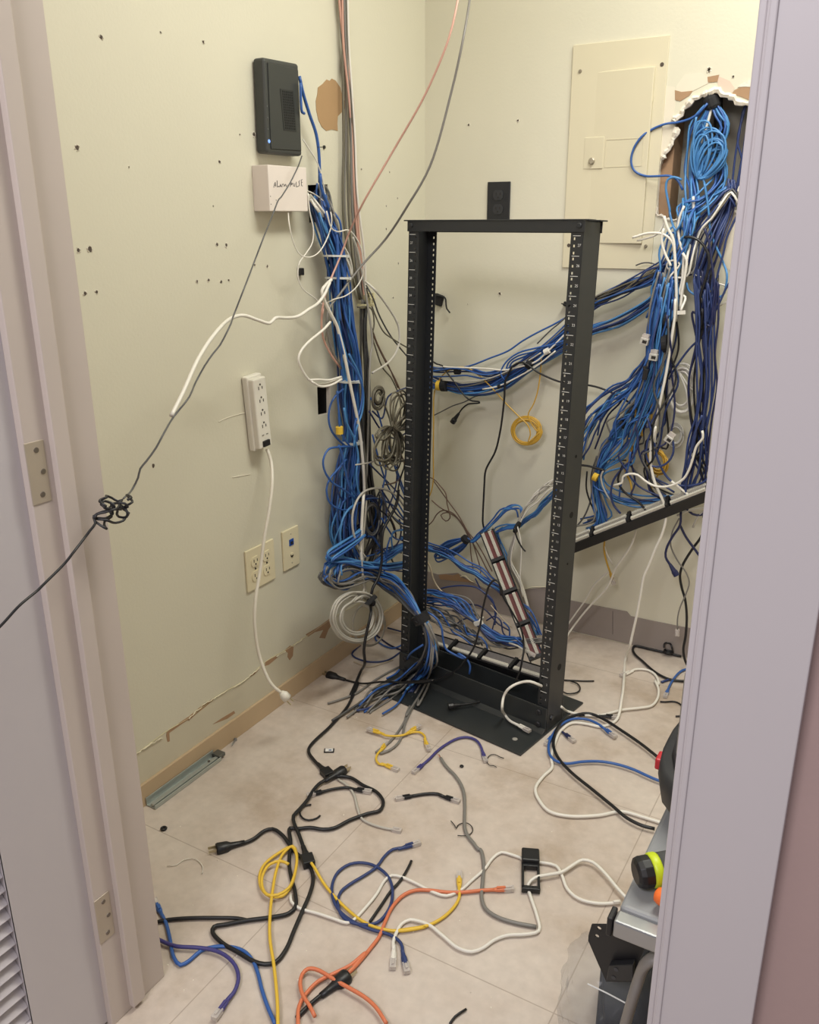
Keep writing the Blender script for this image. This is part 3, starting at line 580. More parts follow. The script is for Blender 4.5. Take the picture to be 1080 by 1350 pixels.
# ---------------- patch panels ----------------
SIL = mat('punch_down_terminal', (218, 214, 202), .45, var=.2, scale=300); SILD = mat('terminal_body', (104, 100, 100), .4, var=.3, scale=120)
def patch_panel(P0, P1, n, label, W=.044, nb=4, red=False, lip=-1, rows=2):
    d = (P1-P0).normalized(); L = (P1-P0).length; n = Vector(n); n = (n-d*n.dot(d)).normalized(); s_ = n.cross(d).normalized(); R = Matrix((d, n, s_)).transposed(); c = (P0+P1)/2
    r_ = root('patch_panel', c, label, 'patch panel')
    b = MB(); b.box(c, (L, .003, W), R); b.box(c+s_*(lip*W/2)-n*.007, (L, .030, .004), R); b.box(c-s_*(lip*W/2)+n*.004, (L, .010, .002), R); b.build('panel_frame', DARK, r_, bevel=.0006)
    body = SILD if not red else mat('red_terminal_body', (96, 40, 40), .5, var=.3, scale=100)
    for k in range(nb):
        q = P0+d*(L*(k+.5)/nb); w_ = L/nb-.018
        b = MB(); b.box(q+n*.005, (w_, .009, W*.80), R); bo = b.build('terminal_block', body, r_, bevel=.001)
        for rw in range(rows):
            b = MB(); so = lip*W*(.34 if rw == 0 else -.16); m_ = int(w_/.0034)
            b.box(q+n*.0105+s_*so, (w_, .003, W*.20), R)
            for j in range(m_): b.box(q+n*.0135+s_*so+d*((j-(m_-1)/2)*.0034), (.0017, .006, W*.22), R)
            b.build('terminal_row', SIL, bo)
    for k in range(nb):
        b = MB(); b.box(P0+d*(L*(k+1)/nb)*.995+n*.008, (.010, .016, W*.96), R); b.build('bracket', DARK, r_)
    b = MB()
    for e_, sg in ((P0, 1), (P1, -1)):
        for so in (-.28, .28): b.lathe(e_+d*sg*.004+s_*W*so+n*.0016, n, [(0, .003), (.0005, .003)], 10)
    b.each('mounting_slot', STEEL, r_); return r_
patch_panel(at(738, 722, 'Y', 2.36), at(938, 643, 'Y', 2.36), (-.05, -.35, 1), 'black patch panel hanging tilted below the right-hand cable mass', W=.046, lip=-1)
patch_panel(at(642, 700, 'Y', 2.38), at(708, 868, 'Y', 2.16), (.5, -1, .25), 'black patch panel with reddish terminal rows leaning upright behind the rack', W=.044, red=True, lip=-1)
patch_panel(at(562, 842, 'Y', 2.10), at(722, 892, 'Y', 2.02), (-.1, -.35, 1), 'black patch panel with pale terminal rows lying low across the rack base', W=.044, rows=1, lip=-1)
# ---------------- cables dropping down the left wall ----------------
BL = ['blue', 'blue', 'light blue', 'blue', 'dark blue']
bundle(38, 'N', 'L.0 419,256,11 L.03 422,270,13 L.05 430,300,14 442,338,14 447,368,13 450,400,13 455,432,15 461,480,16 463,530,15 463,575,10 460,620,16 456,660,19 452,700,19 462,735,18', ['blue', 'blue', 'light blue', 'dark blue', 'blue', 'light blue', 'dark blue', 'blue'], .0028, 'in thick bundle from wall opening beside white box down left wall', jit=.18, depth=.8)
bundle(22, 'N', 'L.0 421,252,12 L.03 425,262,13 L.05 430,278,12 438,305,9 448,345,7 452,400,7 462,470,8 472,560,7 476,640,9 484,700,10', ['dark grey', 'dark grey', 'grey', 'navy'], .0028, 'curving out of the wall opening behind the blue bundle', jit=.16)
bundle(5, 'N', 'L.02 408,258,3 L.05 418,272,4 436,296,4 448,320,4 458,338,4 462,352,3 464,366,2', ['white'], .0027, 'crossing the top of the blue bundle from the white box', jit=.2)
for k_, (y_, a_, c_) in enumerate(((337, 431, 455), (366, 434, 458), (502, 451, 472), (583, 456, 474))):
    (p1, _), (p2, _) = path('N', 'L.055 %g,%g %g,%g' % (a_, y_+2, c_, y_-1)); b = MB(); m_ = (p1+p2)/2; r_ = (p1-p2).length/2*.85; b.lathe(m_-Vector((0, 0, .0025)), (0, .05, 1), [(0, r_), (.005, r_)], 16); b.box(m_+Vector((r_, 0, 0)), (.006, .006, .007)); tag(b.build('zip_tie', mat('white_nylon', (206, 208, 204), .5), None), 'pale zip tie around blue wall bundle, ' + ('topmost', 'second from top', 'third from top', 'lowest')[k_], 'zip tie')
# vertical run from the ceiling
CE = [('grey', '446,-20 450,40 455,100 456,200 454,254 456,300 463,345 470,372 476,395'), ('olive grey', '450,-20 454,60 458,150 459,254 461,300 466,350 474,395'), ('grey', '453,-20 456,60 462,150 464,254 467,320 472,370 477,395'), ('pale grey', '448,-20 450,20 453,60 457,100 463,130 466,200 468,254 470,320 476,395'), ('pink', '446,-20 449,20 454,60 460,100 465,130 468,200 470,254 474,320 478,360 480,395'), ('white', '458,-20 460,60 464,120 468,180 471,254 475,290 480,330 482,365 481,388'), ('grey', '455,-20 457,60 461,150 466,254 470,320 476,370 480,395'), ('olive grey', '452,-20 452,100 453,200 452,254 453,290 460,340 468,380'), ('pink', '451,-20 453,60 459,120 464,180 467,254 472,320 479,380 480,395')]
for i_, (c_, s_) in enumerate(CE):
    which = ['left-hand grey', 'olive grey', 'middle grey', 'pale grey crossing', 'pink front', 'white right-hand', 'right-hand grey', 'leftmost olive grey', 'pink rear'][i_]
    cable('N', 'L%g ' % (.012+.004*(i_ % 3)) + s_, c_, .0031, which+' cable in upright run from ceiling down left wall corner', 'cable', 'ceiling_cable', seg=6, step=.02)
bundle(9, 'N', 'L.03 480,398,5 480,440,5 482,490,5 483,560,5 486,620,6 492,670,9 490,720,13 478,752,12', ['dark grey', 'black', 'grey', 'dark grey'], .0031, 'in dark upright trunk below the ivory wall clip', jit=.18)
b = MB(); (p, _), (q, _) = path('N', 'L.02 479,402 482,390'); b.box(p+Vector((.01, 0, 0)), (.03, .05, .008)); b.box(p+Vector((.012, .006, .015)), (.024, .010, .026)); b.box(p+Vector((.012, .022, .018)), (.024, .008, .030)); b.box(p+Vector((.012, -.02, -.003)), (.012, .012, .008)); b.box(p+Vector((.022, .014, .018)), (.006, .026, .006)); tag(b.build('cable_clip', mat('ivory_clip', (220, 212, 172), .45), None, bevel=.001), 'ivory plastic wall clip holding the upright ceiling cables', 'cable clip')
# single wires at the upper left
cable('N', 'Y1.99 608,-30 Y1.94 603,4 Y1.92 592,50 561,124 519,198 L.16 478,269 L.10 460,308 L.08 448,340 430,385 424,418 426,445 438,470 448,484', 'pink', .0026, 'pink wire slanting from top centre down to left bundle', name='ceiling_wire', step=.02)
cable('N', 'Y2.1 624,-30 Y1.99 611,50 596,118 567,219 Y1.99 537,272 L.14 507,317 L.10 478,349 L.08 448,388 432,412 434,450 450,486', 'grey', .0030, 'grey wire slanting from top right of centre to left bundle', name='ceiling_wire', step=.02)
cable('B', '@b L.03 320,170 335,240 365,340 395,430 408,530 410,640 L.06 @x 150,0 160,120 230,300 255,420 L.075 300,560 305,700 310,900 310,1100 330,1300', 'blue', .0040, 'bright blue cable from router side down over the bundle', seg=8)
cable('b', 'L.045 325,200 328,300 332,330 342,336', 'blue', .0034, 'short blue cable looping behind router edge')
cable('b', 'L.04 336,452 360,490 395,545 418,610 436,700 L.07 462,790 463,830 440,900 410,950 380,972 345,975 315,955 290,900 275,830 L.04 270,775', 'white', .0017, 'thin white wire looping under white ALARM PULSE box', name='thin_wire', seg=6)
cable('b', 'L.05 358,690 365,770 382,850 378,910 345,965 320,1000 313,1060 330,1110 385,1155 425,1185 L.08 470,1165 530,1145 580,1100 605,1040 598,950 575,895 540,856 490,862 462,845 440,770', 'white', .0018, 'thin white wire making wide loop around the blue bundle', name='thin_wire', seg=6)
cable('x', 'L.04 20,140 90,170 165,225 215,290 240,370 235,470', 'white', .0016, 'thin white wire from wall opening over dark cables', name='thin_wire')
cable('x', 'L.10 250,935 200,985 165,1035 180,1100 230,1210 300,1350 @d 300,170 330,290 360,440 385,560 410,680 430,800 440,900 448,1000 452,1100 @z L.14 400,100 385,350 378,560 390,740 405,880 430,1000', 'white', .0042, 'thick white cable hanging straight down in front of blue bundle', seg=9)
cable('x', 'L.06 440,560 470,640 500,760 @d 500,240 490,300 482,450 478,600 475,700 468,950 455,1200 @z L.12 425,150 410,340 395,560 408,800 425,980', 'pale grey', .0031, 'pale grey cable running beside dark trunk to the white coil', seg=7)
cable('x', 'L.04 548,950 L.07 620,1010 700,1105 780,1220 840,1320 @d 625,70 655,140 660,220 640,290 600,345 560,375 500,412', 'white', .0034, 'white cable looping right of ivory clip toward the rack', seg=7)
cable('x', 'L.04 560,985 L.06 620,1100 670,1240 @d 600,180 660,260 720,330 780,400', 'dark grey', .0024, 'dark grey wire slanting from clip down behind left rack post')
cable('x', 'L.04 560,1010 620,1200 L.07 @d 560,160 620,210 720,270 790,310', 'olive grey', .0022, 'olive grey wire bending right from the trunk to rack post')
cable('x', 'L.04 480,1180 L.06 600,1190 @d 510,120 500,190 520,270 560,380 610,440 640,500 680,600', 'olive grey', .0022, 'olive grey wire dropping from clip to the grey coil')
cable('d', 'L.05 505,190 540,270 580,350 630,440 680,560 700,640', 'brown', .0022, 'brown wire dropping from clip behind the grey coil')
cable('d', 'L.05 490,130 530,240 600,380 650,500', 'brown', .0020, 'thin brown wire beside the olive one near clip')
cable('N', 'X-1.1 226,548 X-1.12 240,520 X-1.16 262,472 X-1.2 285,438 X-1.24 306,419 X-1.25 322,416 340,422 356,426 362,420 364,419 L.13 380,419 393,417 407,408 L.11 420,399 428,388 435,372', 'white', .0038, 'thick white cable sagging across left wall from blue bundle', seg=9)
cable('d', 'L.10 250,110 215,150 180,180 120,230 75,285 60,330 80,390 115,445 160,478 220,480 270,462 315,438', 'white', .0034, 'white cable looping left above the black wall cutout', seg=8)
cable('d', 'L.11 130,455 180,452 240,455 315,436', 'white', .0030, 'white cable strand lying above black cutout, upper one'); cable('d', 'L.115 140,465 190,492 250,486 318,450', 'white', .0030, 'white cable strand lying above black cutout, lower one')
cable('d', 'L.08 210,30 200,100 205,190 225,250 262,320 300,365', 'pink', .0019, 'pink wire end curving left of the blue bundle')
cable('d', 'L.05 262,90 225,180 225,250 270,310', 'olive grey', .0019, 'thin olive wire curving left of the blue bundle')
b = MB(); (p, _), = path('b', 'L.006 326,1040'); b.box(p, (.012, .016, .018)); tag(b.build('cable_clip', DARK, None, bevel=.002), 'tiny black clip stuck on left wall below white box', 'cable clip')
b = MB(); (p, _), (q, _) = path('b', 'L.0 428,486 L.035 404,486'); b.lathe(q, p-q, [(0, .0012), ((p-q).length*.8, .0012)], 6); b.lathe(p, (1, 0, 0), [(0, .0045), (.004, .004)], 10); tag(b.build('wall_nail', DARK, None), 'dark nail in left wall right of the router', 'nail')
# long black wire crossing to the door, with its tangle
cable('N', 'X-1.34 398,206 X-1.30 392,222 382,242 372,258 X-1.27 366,266 360,282 X-1.23 348,312 335,346 X-1.19 322,380 308,416 X-1.15 303,430 290,455 281,466 270,482 259,502 X-1.10 247,527 230,548 X-1.06 214,575 206,590 193,608 185,618 182,630 175,644 X-1.0 163,657', 'dark grey', .0017, 'thin dark wire from router slanting down toward the door', name='thin_wire', seg=6, step=.012)
P = [p for p, _ in path('y', 'X-.965 690,235 760,200 860,190 880,215 800,285 720,345 640,400 560,440 500,500 420,560 340,585 250,590 225,580 260,520 330,470 400,420 520,380 640,300 700,260 660,290 600,240 500,205 420,215 350,260 310,290 320,350 370,400 450,430 520,400 560,470 540,560 450,660 380,730 310,745 265,700 250,620 340,600 440,640 520,655 620,610 700,550 750,480 730,420 690,360 640,300 560,350 500,390 490,330 440,290 340,285 315,340 360,400 480,420 600,410 680,350 690,430 690,540 640,560 580,500 520,400 420,430 340,470 240,560 230,610 210,680 120,800 30,920')]
rnd = random.Random(2); P = [p+Vector((rnd.uniform(-.012, .012) if i < len(P)-3 else 0, 0, 0)) for i, p in enumerate(P)]
P += [p for p, _ in path('N', 'X-.955 97,728 86,742 X-.95 58,770 50,778 X-.945 26,798 0,826 X-.94 -40,862')]
b, Q = cord_mesh(P, .0019, 6, .005); tag(b.build('tangled_wire', cmat('black'), None, smooth=True), 'black wire with tangled knot in front of door frame', 'cable')
# loops spilling from the left bundle
LP = [('blue', 'L.07 330,508 285,545 252,600 240,680 255,750 290,800 335,842', 'blue loop beside black cutout, bowing toward the wall'), ('blue', 'L.09 380,848 300,852 235,870 208,930 215,990 260,1060 330,1105 400,1160', 'blue loop bowing left at middle of left bundle'), ('blue', 'L.08 345,925 290,990 245,1045 228,1100 240,1170 290,1215 350,1225 405,1198 430,1180', 'blue loop bowing left just below another loop of left bundle'), ('dark blue', 'L.06 330,950 300,1000 290,1080 310,1150 370,1185 430,1190', 'dark blue loop inside the lower blue loops'), ('blue', 'L.09 300,840 320,900 340,1000 360,1080 420,1160', 'blue cable curving down inside the loops'), ('light blue', 'L.10 330,620 345,700 390,800 415,900 405,1000 410,1080 430,1150', 'light blue cable on front of the left bundle'), ('blue', 'L.09 290,520 300,640 305,730 330,800 370,850', 'blue cable marked by yellow tape on left bundle'),
      ('blue', 'L.10 300,180 330,300 400,400 440,500 430,620 395,720 400,820', 'blue cable bulging right across the left bundle'), ('light blue', 'L.10 360,300 420,420 445,520 440,640 400,760 390,850', 'light blue cable bulging right in left bundle')]
for c_, s_, l_ in LP: cable('d', s_, c_, .0030, l_, seg=6)
band('d', 'L.09 303,730 305,775', .010, .020, 'yellow', 'yellow tape wrapped on blue cables of left bundle', 'tape_wrap', 'tape')
# hanging coil of blue loops, lower left
for i_, (cx, cy, rx, ry, t_, c_, o_, l_) in enumerate(((350, 250, 180, 190, 4, 'blue', .06, 'large blue coil hanging low on left wall'), (460, 270, 95, 190, 4, 'dark blue', .09, 'dark blue coil beside the trunk, hanging low on left wall'), (300, 240, 115, 170, 3, 'dark blue', .05, 'dark blue coil against wall inside the large blue coil'), (480, 300, 70, 150, 3, 'dark grey', .11, 'dark grey coil hanging at the trunk bottom'))):
    coil('z', cx, cy, rx, ry, t_, 'L', o_, c_, .0029, l_, rvar=.18)
bundle(9, 'z', 'L.07 540,60,25 545,160,25 530,300,25 510,420,30 480,560,40 440,660,50', ['dark grey', 'blue', 'dark grey', 'grey'], .0029, 'dropping from trunk into the floor-level bundle', jit=.25)
cable('z', 'L.10 340,165 280,200 220,290 195,400 205,560 230,660 280,740 350,810', 'light blue', .0031, 'light blue cable arcing left of the trunk near wall plate', seg=7)
cable('z', 'L.14 420,640 360,560 315,440 300,320 310,220 350,120 400,60 470,30 540,25 620,45 700,100 760,180', 'pale grey', .0031, 'pale grey cable arching over beside left rack post', seg=8)
cable('z', 'L.10 430,120 520,115 600,140 690,200 740,270 860,400', 'blue', .0028, 'blue cable slanting toward left rack post above coil')
cable('z', 'L.10 440,450 480,455 520,510 560,560 620,600', 'blue', .0028, 'short blue cable curving under the trunk')
# bundle swept left then right toward the floor
bundle(14, 'z', 'L.13 880,500,14 L.13 700,570,20 600,640,22 500,710,16 400,705,14 280,680,16 160,690,16 80,730,18 60,790,16', ['light blue', 'blue', 'light blue'], .0029, 'in loose sheaf looping left near the floor', jit=.12)
bundle(10, 'z', 'L.14 380,430,16 300,500,18 200,560,20 90,640,18 100,670,12 220,670,16 380,710,16 500,725,14 620,730,16 880,680,10', ['light blue', 'blue'], .0029, 'in flat upper sheaf reaching to left rack post', jit=.12)
bundle(12, 'z', 'L.14 60,760,20 40,820,20 120,880,18 230,880,24 330,830,24 420,810,20 520,840,20 Y1.99 620,900,20 Y1.94 720,980,16 Y1.91 820,1090,10 Y1.9 900,1180,7 @e 815,780,7 Y1.89 835,870,9 820,960,14 F.03 740,1060,22 F.012 640,1140,30 F.006 500,1220,34 430,1290,30', ['grey', 'dark grey', 'blue', 'grey'], .0030, 'strapped in front of left post and fanning over floor', jit=.2)
bundle(14, 'z', 'L.14 140,830,26 170,740,20 300,700,18 420,740,18 540,800,20 Y1.96 660,840,18 Y1.92 780,950,14 Y1.9 850,1060,9 Y1.89 920,1180,6 @e Y1.88 825,780,7 Y1.88 850,880,9 Y1.87 850,980,14 F.02 800,1080,20 F.01 700,1180,26', ['blue', 'blue', 'grey', 'dark blue', 'light blue'], .0030, 'strapped at left post and spilling onto rack base', jit=.2)
cable('e', 'Y1.87 810,770 860,880 F.02 850,1000 830,1100 F.012 790,1180 740,1260 700,1320 @C F.005 380,60 340,170 290,250 230,320 140,388', 'grey', .0033, 'grey cable end reaching toward yellow patch cords, left one', seg=7)
cable('e', 'Y1.86 830,770 880,880 F.02 870,1000 845,1100 F.014 810,1190 770,1260 @C F.006 440,10 400,70 345,190 330,260 290,330 230,375 170,396', 'grey', .0033, 'grey cable end reaching toward yellow patch cords, right one', seg=7)
cable('e', 'F.03 780,950 F.01 700,1010 F.006 600,1060 500,1120 400,1190 310,1225 235,1248', 'grey', .0030, 'grey cable end stretching far left over floor from rack foot')
cable('e', 'Y1.87 800,900 740,940 F.03 690,1010 F.012 640,1070 585,1100', 'blue', .0030, 'blue cable end lying left of rack base plate')
cable('e', 'F.02 780,1000 F.01 730,1100 690,1190 640,1260 560,1310', 'blue', .0030, 'blue cable end pointing toward camera beside base plate')
cable('e', 'F.02 700,1060 640,1130 F.008 560,1210 480,1275 400,1290', 'dark blue', .0030, 'dark blue cable end on floor left of base plate')
cable('e', 'F.02 760,1060 660,1150 F.01 540,1180 450,1230 340,1300 260,1350', 'dark grey', .0034, 'dark grey cable end lying furthest toward the room front')
cable('e', 'F.02 740,1090 650,1180 F.008 540,1210 430,1270 350,1330', 'grey', .0032, 'grey cable end beside the dark grey one on the floor')
band('e', 'Y1.89 780,725 800,760', .024, .026, 'black', 'black hook-and-loop strap around cable bundle at left post', tail='Y1.865 750,765')
# olive coils in front of the corner
coil('d', 535, 560, 38, 72, 12, 'L', .12, 'olive grey', .0022, 'small tight olive grey coil hanging left of rack post', rvar=.75, ang=.1, thick=.02)
hank('d', 618, 735, [(95, 255, 70, 8), (108, 240, 95, 5), (80, 230, 60, 4), (150, 120, 40, 2)], 'L', .17, 'olive grey', .0025, 'large olive grey cable hank hanging beside left rack post', lead_in='L.10 545,560 L.13 570,600 600,680', seed=3, lead_out='L.17 640,800 L.12 690,860 760,900')
hank('d', 640, 745, [(-60, 230, 60, 5), (-85, 240, 50, 4), (-35, 190, 50, 4)], 'L', .19, 'olive grey', .0025, 'upper olive grey cable hank tucked against left rack post', seed=8)
cable('d', 'L.14 400,958 480,945 560,915 620,880', 'pale grey', .0022, 'pale wire tying olive coil to the trunk')
# loose strands between trunk and rack
rnd = random.Random(12)
for i_, (c_, s_) in enumerate((('blue', 'L.12 490,560 530,640 560,740 600,860 650,1000 700,1130 780,1240'), ('dark blue', 'L.12 500,640 560,680 590,560 650,520 770,480'), ('blue', 'L.12 500,780 560,1000 600,1100 660,1200 780,1400'), ('dark blue', 'L.10 480,950 540,1010 620,1090 780,1270'), ('black', 'L.14 700,940 660,1060 640,1180 590,1300'), ('dark grey', 'L.14 540,1100 590,1220 640,1290 780,1400'), ('blue', 'L.12 630,960 660,1060 700,1160 780,1300'), ('dark blue', 'L.12 650,940 640,1080 600,1200 560,1300'), ('brown', 'L.12 700,780 660,860 690,960 650,1050 560,1080'), ('blue', 'L.13 560,860 580,1000 560,1120 600,1240 790,1370'), ('navy', 'L.13 480,640 560,760 640,800 780,700'))):
    cable('d', s_, c_, .0026, c_+' loose cable crossing the gap between trunk and rack', group=c_+' loose cables crossing the gap between trunk and rack', seg=5)
for i_, (c_, s_) in enumerate((('black', 'L.13 545,80 540,200 600,260 650,330 690,440'), ('dark blue', 'L.13 560,40 620,130 700,260 870,380'), ('blue', 'L.13 560,290 620,390 680,470 740,480 870,380'), ('navy', 'L.13 720,300 735,420 700,520 600,560 510,580'), ('brown', 'L.13 620,250 680,380 690,480'), ('blue', 'L.13 650,440 700,400 870,390'), ('light blue', 'L.14 660,570 650,480 660,420 720,400 860,395'), ('dark grey', 'L.12 785,660 690,700 650,650 680,590 740,600'), ('dark blue', 'L.12 600,730 700,760 870,770'), ('blue', 'L.14 500,890 570,800 600,700 610,560 640,460'))):
    cable('z', s_, c_, .0026, c_+' loose cable tangled left of the post above floor bundle', group=c_+' loose cables tangled left of the post above floor bundle', seg=5)
# white coil and black power cord in front of it
coil('e', 405, 735, 150, 150, 8, 'L', .16, 'pale grey', .0034, 'pale grey coiled cable hanging low against left wall', rvar=.42, lead_in='L.15 435,380 440,480 450,560', thick=.015, a0=-1.3, seg=7)
coil('e', 480, 780, 100, 130, 2, 'L', .13, 'pale grey', .0026, 'thinner grey loose coil behind the pale coil', rvar=.1, seg=6)
band('e', 'L.17 480,640 505,655', .010, .02, 'black', 'black strap knotted on top of the pale coil', tail='L.19 465,660 520,610')
cable('e', 'L.16 655,-20 645,60 600,150 565,220 555,300 555,400 535,500 500,570 490,640 L.19 490,720 465,830 450,930 455,1000 F.02 430,1060 F.008 400,1130 370,1200 @C F.006 @k 830,0 790,90 730,160 645,250 665,290 690,315', 'black', .0042, 'black power cord running down from coil to the floor, ending in a socket', 'power cable', 'power_cable', ends=(None, 'iec'), seg=9)
for i_, s_ in enumerate(('F.01 590,800 700,830 830,870 F.03 900,860', 'F.004 430,800 520,870 620,920 700,880 730,800', 'F.003 360,870 380,960 470,1000 580,995 680,935', 'F.003 520,840 600,900 690,940')):
    cable('e', s_, ['dark blue', 'blue', 'dark blue', 'navy'][i_], .0028, ['dark blue cable on floor just behind pale coil', 'blue cable sagging to floor behind pale coil', 'dark blue cable circling the floor under pale coil', 'navy cable on the floor beside left post foot'][i_])
cable('e', 'F.004 390,1000 480,1030 560,1010 620,990', 'beige', .0020, 'thin beige wire on floor under the pale coil')
# ---------------- bundle running across the back wall behind the rack ----------------
bundle(26, 'N', 'B.05 485,470,6 510,472,9 540,490,9 571,505,7 590,510,6 612,513,7 648,508,8 675,492,8 705,472,8 735,448,9 760,425,9 787,400,9 830,380,9 868,366,8 890,340,9', ['blue', 'dark blue', 'blue', 'light blue', 'blue', 'blue', 'dark blue', 'grey'], .0028, 'in bundle crossing the back wall behind the rack', jit=.2)
bundle(9, 'N', 'B.05 560,505,7 580,507,5 620,518,6 660,512,6 700,485,7 740,462,8 782,436,8 815,425,9 858,400,8 880,380,8', ['blue', 'dark blue', 'light blue'], .0028, 'in lower strand group from back wall bundle to right cables', jit=.2)
bundle(7, 'N', 'B.06 787,398,5 820,384,6 850,365,8 873,352,8', ['dark grey', 'dark blue', 'olive grey', 'beige'], .0024, 'fanning right of the rack toward the hole cables', jit=.3)
bundle(6, 'i', 'B.06 -160,960,12 0,800,14 60,880,14 130,920,12 250,910,12 330,915,12 420,935,12 500,920,10', ['blue', 'dark blue', 'blue'], .0027, 'in thinner upper strand behind left rack post', jit=.2)
bundle(6, 'd', 'B.08 490,330,10 560,290,10 620,295,12 690,350,12 760,420,10', ['blue', 'dark blue'], .0028, 'arching left of rack post toward the back wall', jit=.2)
bundle(5, 'd', 'B.08 490,470,10 560,450,10 640,415,12 760,415,10', ['blue', 'light blue'], .0028, 'passing level behind left rack post', jit=.2)
cable('i', 'B.05 150,910 320,885 440,840 540,800 620,745 700,700 790,655 870,610 960,560', 'blue', .0028, 'single blue cable above the back wall bundle')
for i_, (s_, l_) in enumerate((('B.07 860,740 780,765 690,785 600,810 540,850 510,890 500,925 520,960', 'outer'), ('B.06 860,755 760,780 680,805 590,830 540,870 525,930', 'middle'), ('B.055 800,790 700,805 620,835 560,865 540,915', 'inner'))): cable('i', s_, 'blue', .0027, l_+' blue loop rising above back wall bundle between posts')
cable('i', 'B.07 130,880 220,890 320,893 420,897 520,905 600,888 690,860 760,800 860,700', 'white', .0026, 'white cable lying along top of back wall bundle')
cable('i', 'B.07 180,960 300,968 420,955 470,940 560,900 640,860 720,810', 'pale grey', .0022, 'pale grey wire woven through back wall bundle')
cable('i', 'B.07 400,1010 480,995 560,960 700,880 800,800', 'white', .0024, 'white wire along lower side of back wall bundle')
cable('i', 'B.07 700,760 770,690 830,640 900,570', 'dark grey', .0022, 'dark grey wire angled across bundle near right rack post')
for s_, r_, c_, l_ in (('B.06 175,990 205,990', .019, 'black', 'black strap around back wall bundle beside left rack post'), ('B.06 648,862 668,878', .016, 'black', 'black strap around back wall bundle right of its middle'), ('B.06 250,912 275,912', .010, 'black', 'small black tie on upper back wall cables')): band('i', s_, r_, .018, c_, l_)
band('i', 'B.062 155,990 175,990', .016, .016, 'yellow', 'yellow tape around back wall bundle beside black strap', 'tape_wrap', 'tape')
band('i', 'B.07 740,808 765,796', .009, .016, 'white', 'white label sleeve on back wall bundle near right post', 'cable_label', 'label')
band('i', 'B.07 480,998 505,992', .006, .010, 'black', 'tiny dark clip under back wall bundle', 'cable_clip', 'cable clip')
# yellow fibre and its coil
coil('i', 640, 1240, 84, 80, 8, 'B', .05, 'mustard yellow', .0021, 'mustard yellow fibre coil hanging at centre of back wall', rvar=.3, lead_in='B.06 -10,1700 122,1560 130,1350 132,1200 135,1040 150,985 190,925 250,892 310,892 370,925 430,980 490,1045 540,1100 600,1160 650,1210 662,1260 650,1300', lead_out='B.05 650,1155 680,1090 700,1030 715,940 720,880 722,830 715,800', thick=.006, seg=6)
# black cords on the back wall
cable('i', 'B.07 130,860 150,872 180,882 210,925 250,975 280,1020 320,1062 345,1075 380,1078 385,1085 350,1088 320,1092 290,1115 265,1150', 'black', .0026, 'black cord with barrel connector dangling behind left post', 'power cable', 'power_cable', ends=(None, 'dc'), seg=7, nrm=(0, -1, 0))
cable('i', 'B.08 545,920 560,890 590,868 625,865 660,885 700,915 760,945 835,972 @g 160,935 220,948 290,975 370,1015 430,1060 490,1110 540,1180 570,1240', 'black', .0030, 'black cord running right behind the post into the cable mass', 'power cable', 'power_cable', seg=7)
cable('i', 'B.075 560,885 540,930 525,965 520,1050 510,1150 495,1250 470,1350 @v 435,0 425,100 420,200 415,300 415,380 430,430 455,455', 'black', .0032, 'black cord dropping down back wall to leaning patch panel', 'power cable', 'power_cable', seg=7)
cable('i', 'B.05 130,1155 180,1130 240,1100 300,1080 360,1050 400,1040', 'dark grey', .0020, 'thin dark grey wire behind left post under bundle')
for k_, (s_, tl, l_) in enumerate((('B.006 150,500 175,540', 'B.02 150,495 195,510 200,545 205,570 222,592', 'left'), ('B.006 850,545 880,545', 'B.02 832,540 860,548 890,538', 'right'))):
    P = [p for p, _ in path('i', s_)]; b = MB(); b.box((P[0]+P[1])/2-Vector((0, .004, 0)), (.03 if k_ == 0 else .02, .012, .034 if k_ == 0 else .012), Matrix.Rotation(.3, 3, 'Y')); b.tube(cat_rom([p for p, _ in path('i', tl)], .006), .005, 6, flat=.35); tag(b.build('wall_strap', mat('strap_black', COLS['black'], .8), None, bevel=.001), 'black hook-and-loop strap fixed to back wall at %s side of rack opening' % l_, 'strap')
# ---------------- brown wires, blue hank, strands around the leaning panel ----------------
for i_, s_ in enumerate(('B.06 -40,40 60,60 110,110 150,165 160,240 180,340 150,362 115,320 B.05 160,300 230,340 280,410 320,470 345,520 400,620 440,700 490,780', 'B.05 50,215 110,265 170,300 240,350 290,430 320,500 330,600 345,700', 'B.05 -40,440 50,370 90,310 130,285 200,305 260,370 300,430 340,510 380,640 400,720 385,760', 'B.05 60,70 160,210 240,320 310,440 360,500 420,600 480,720')):
    cable('v', s_, 'brown', .0021, ['brown wire with small loop behind left rack post', 'brown wire falling to the torn paint behind rack', 'brown wire knotted low behind left rack post', 'straightest brown wire slanting across back wall'][i_], seg=5)
bundle(8, 'v', 'B.07 1000,60,10 915,170,14 840,240,14 780,310,14 720,350,12 660,400,10 600,400,12 540,420,14 500,440,14 510,500,14 540,570,14 580,640,12 600,700,8', ['light blue', 'light blue', 'blue'], .0028, 'bending from right post down into leaning patch panel', jit=.18)
bundle(5, 'v', 'B.09 680,330,8 675,270,10 620,260,16 570,270,14 510,330,12 450,395,12 390,450,12 340,500,8 310,505,8', ['blue', 'light blue'], .0028, 'arching from the strap down left to blue hank', jit=.15)
hank('v', 315, 490, [(150, 280, 40, 6), (158, 260, 55, 4)], 'B', .10, 'blue', .0028, 'tied blue cable hank on back wall behind left post', seed=5)
band('v', 'B.11 282,500 300,485', .016, .012, 'black', 'black tie around the blue hank behind rack')
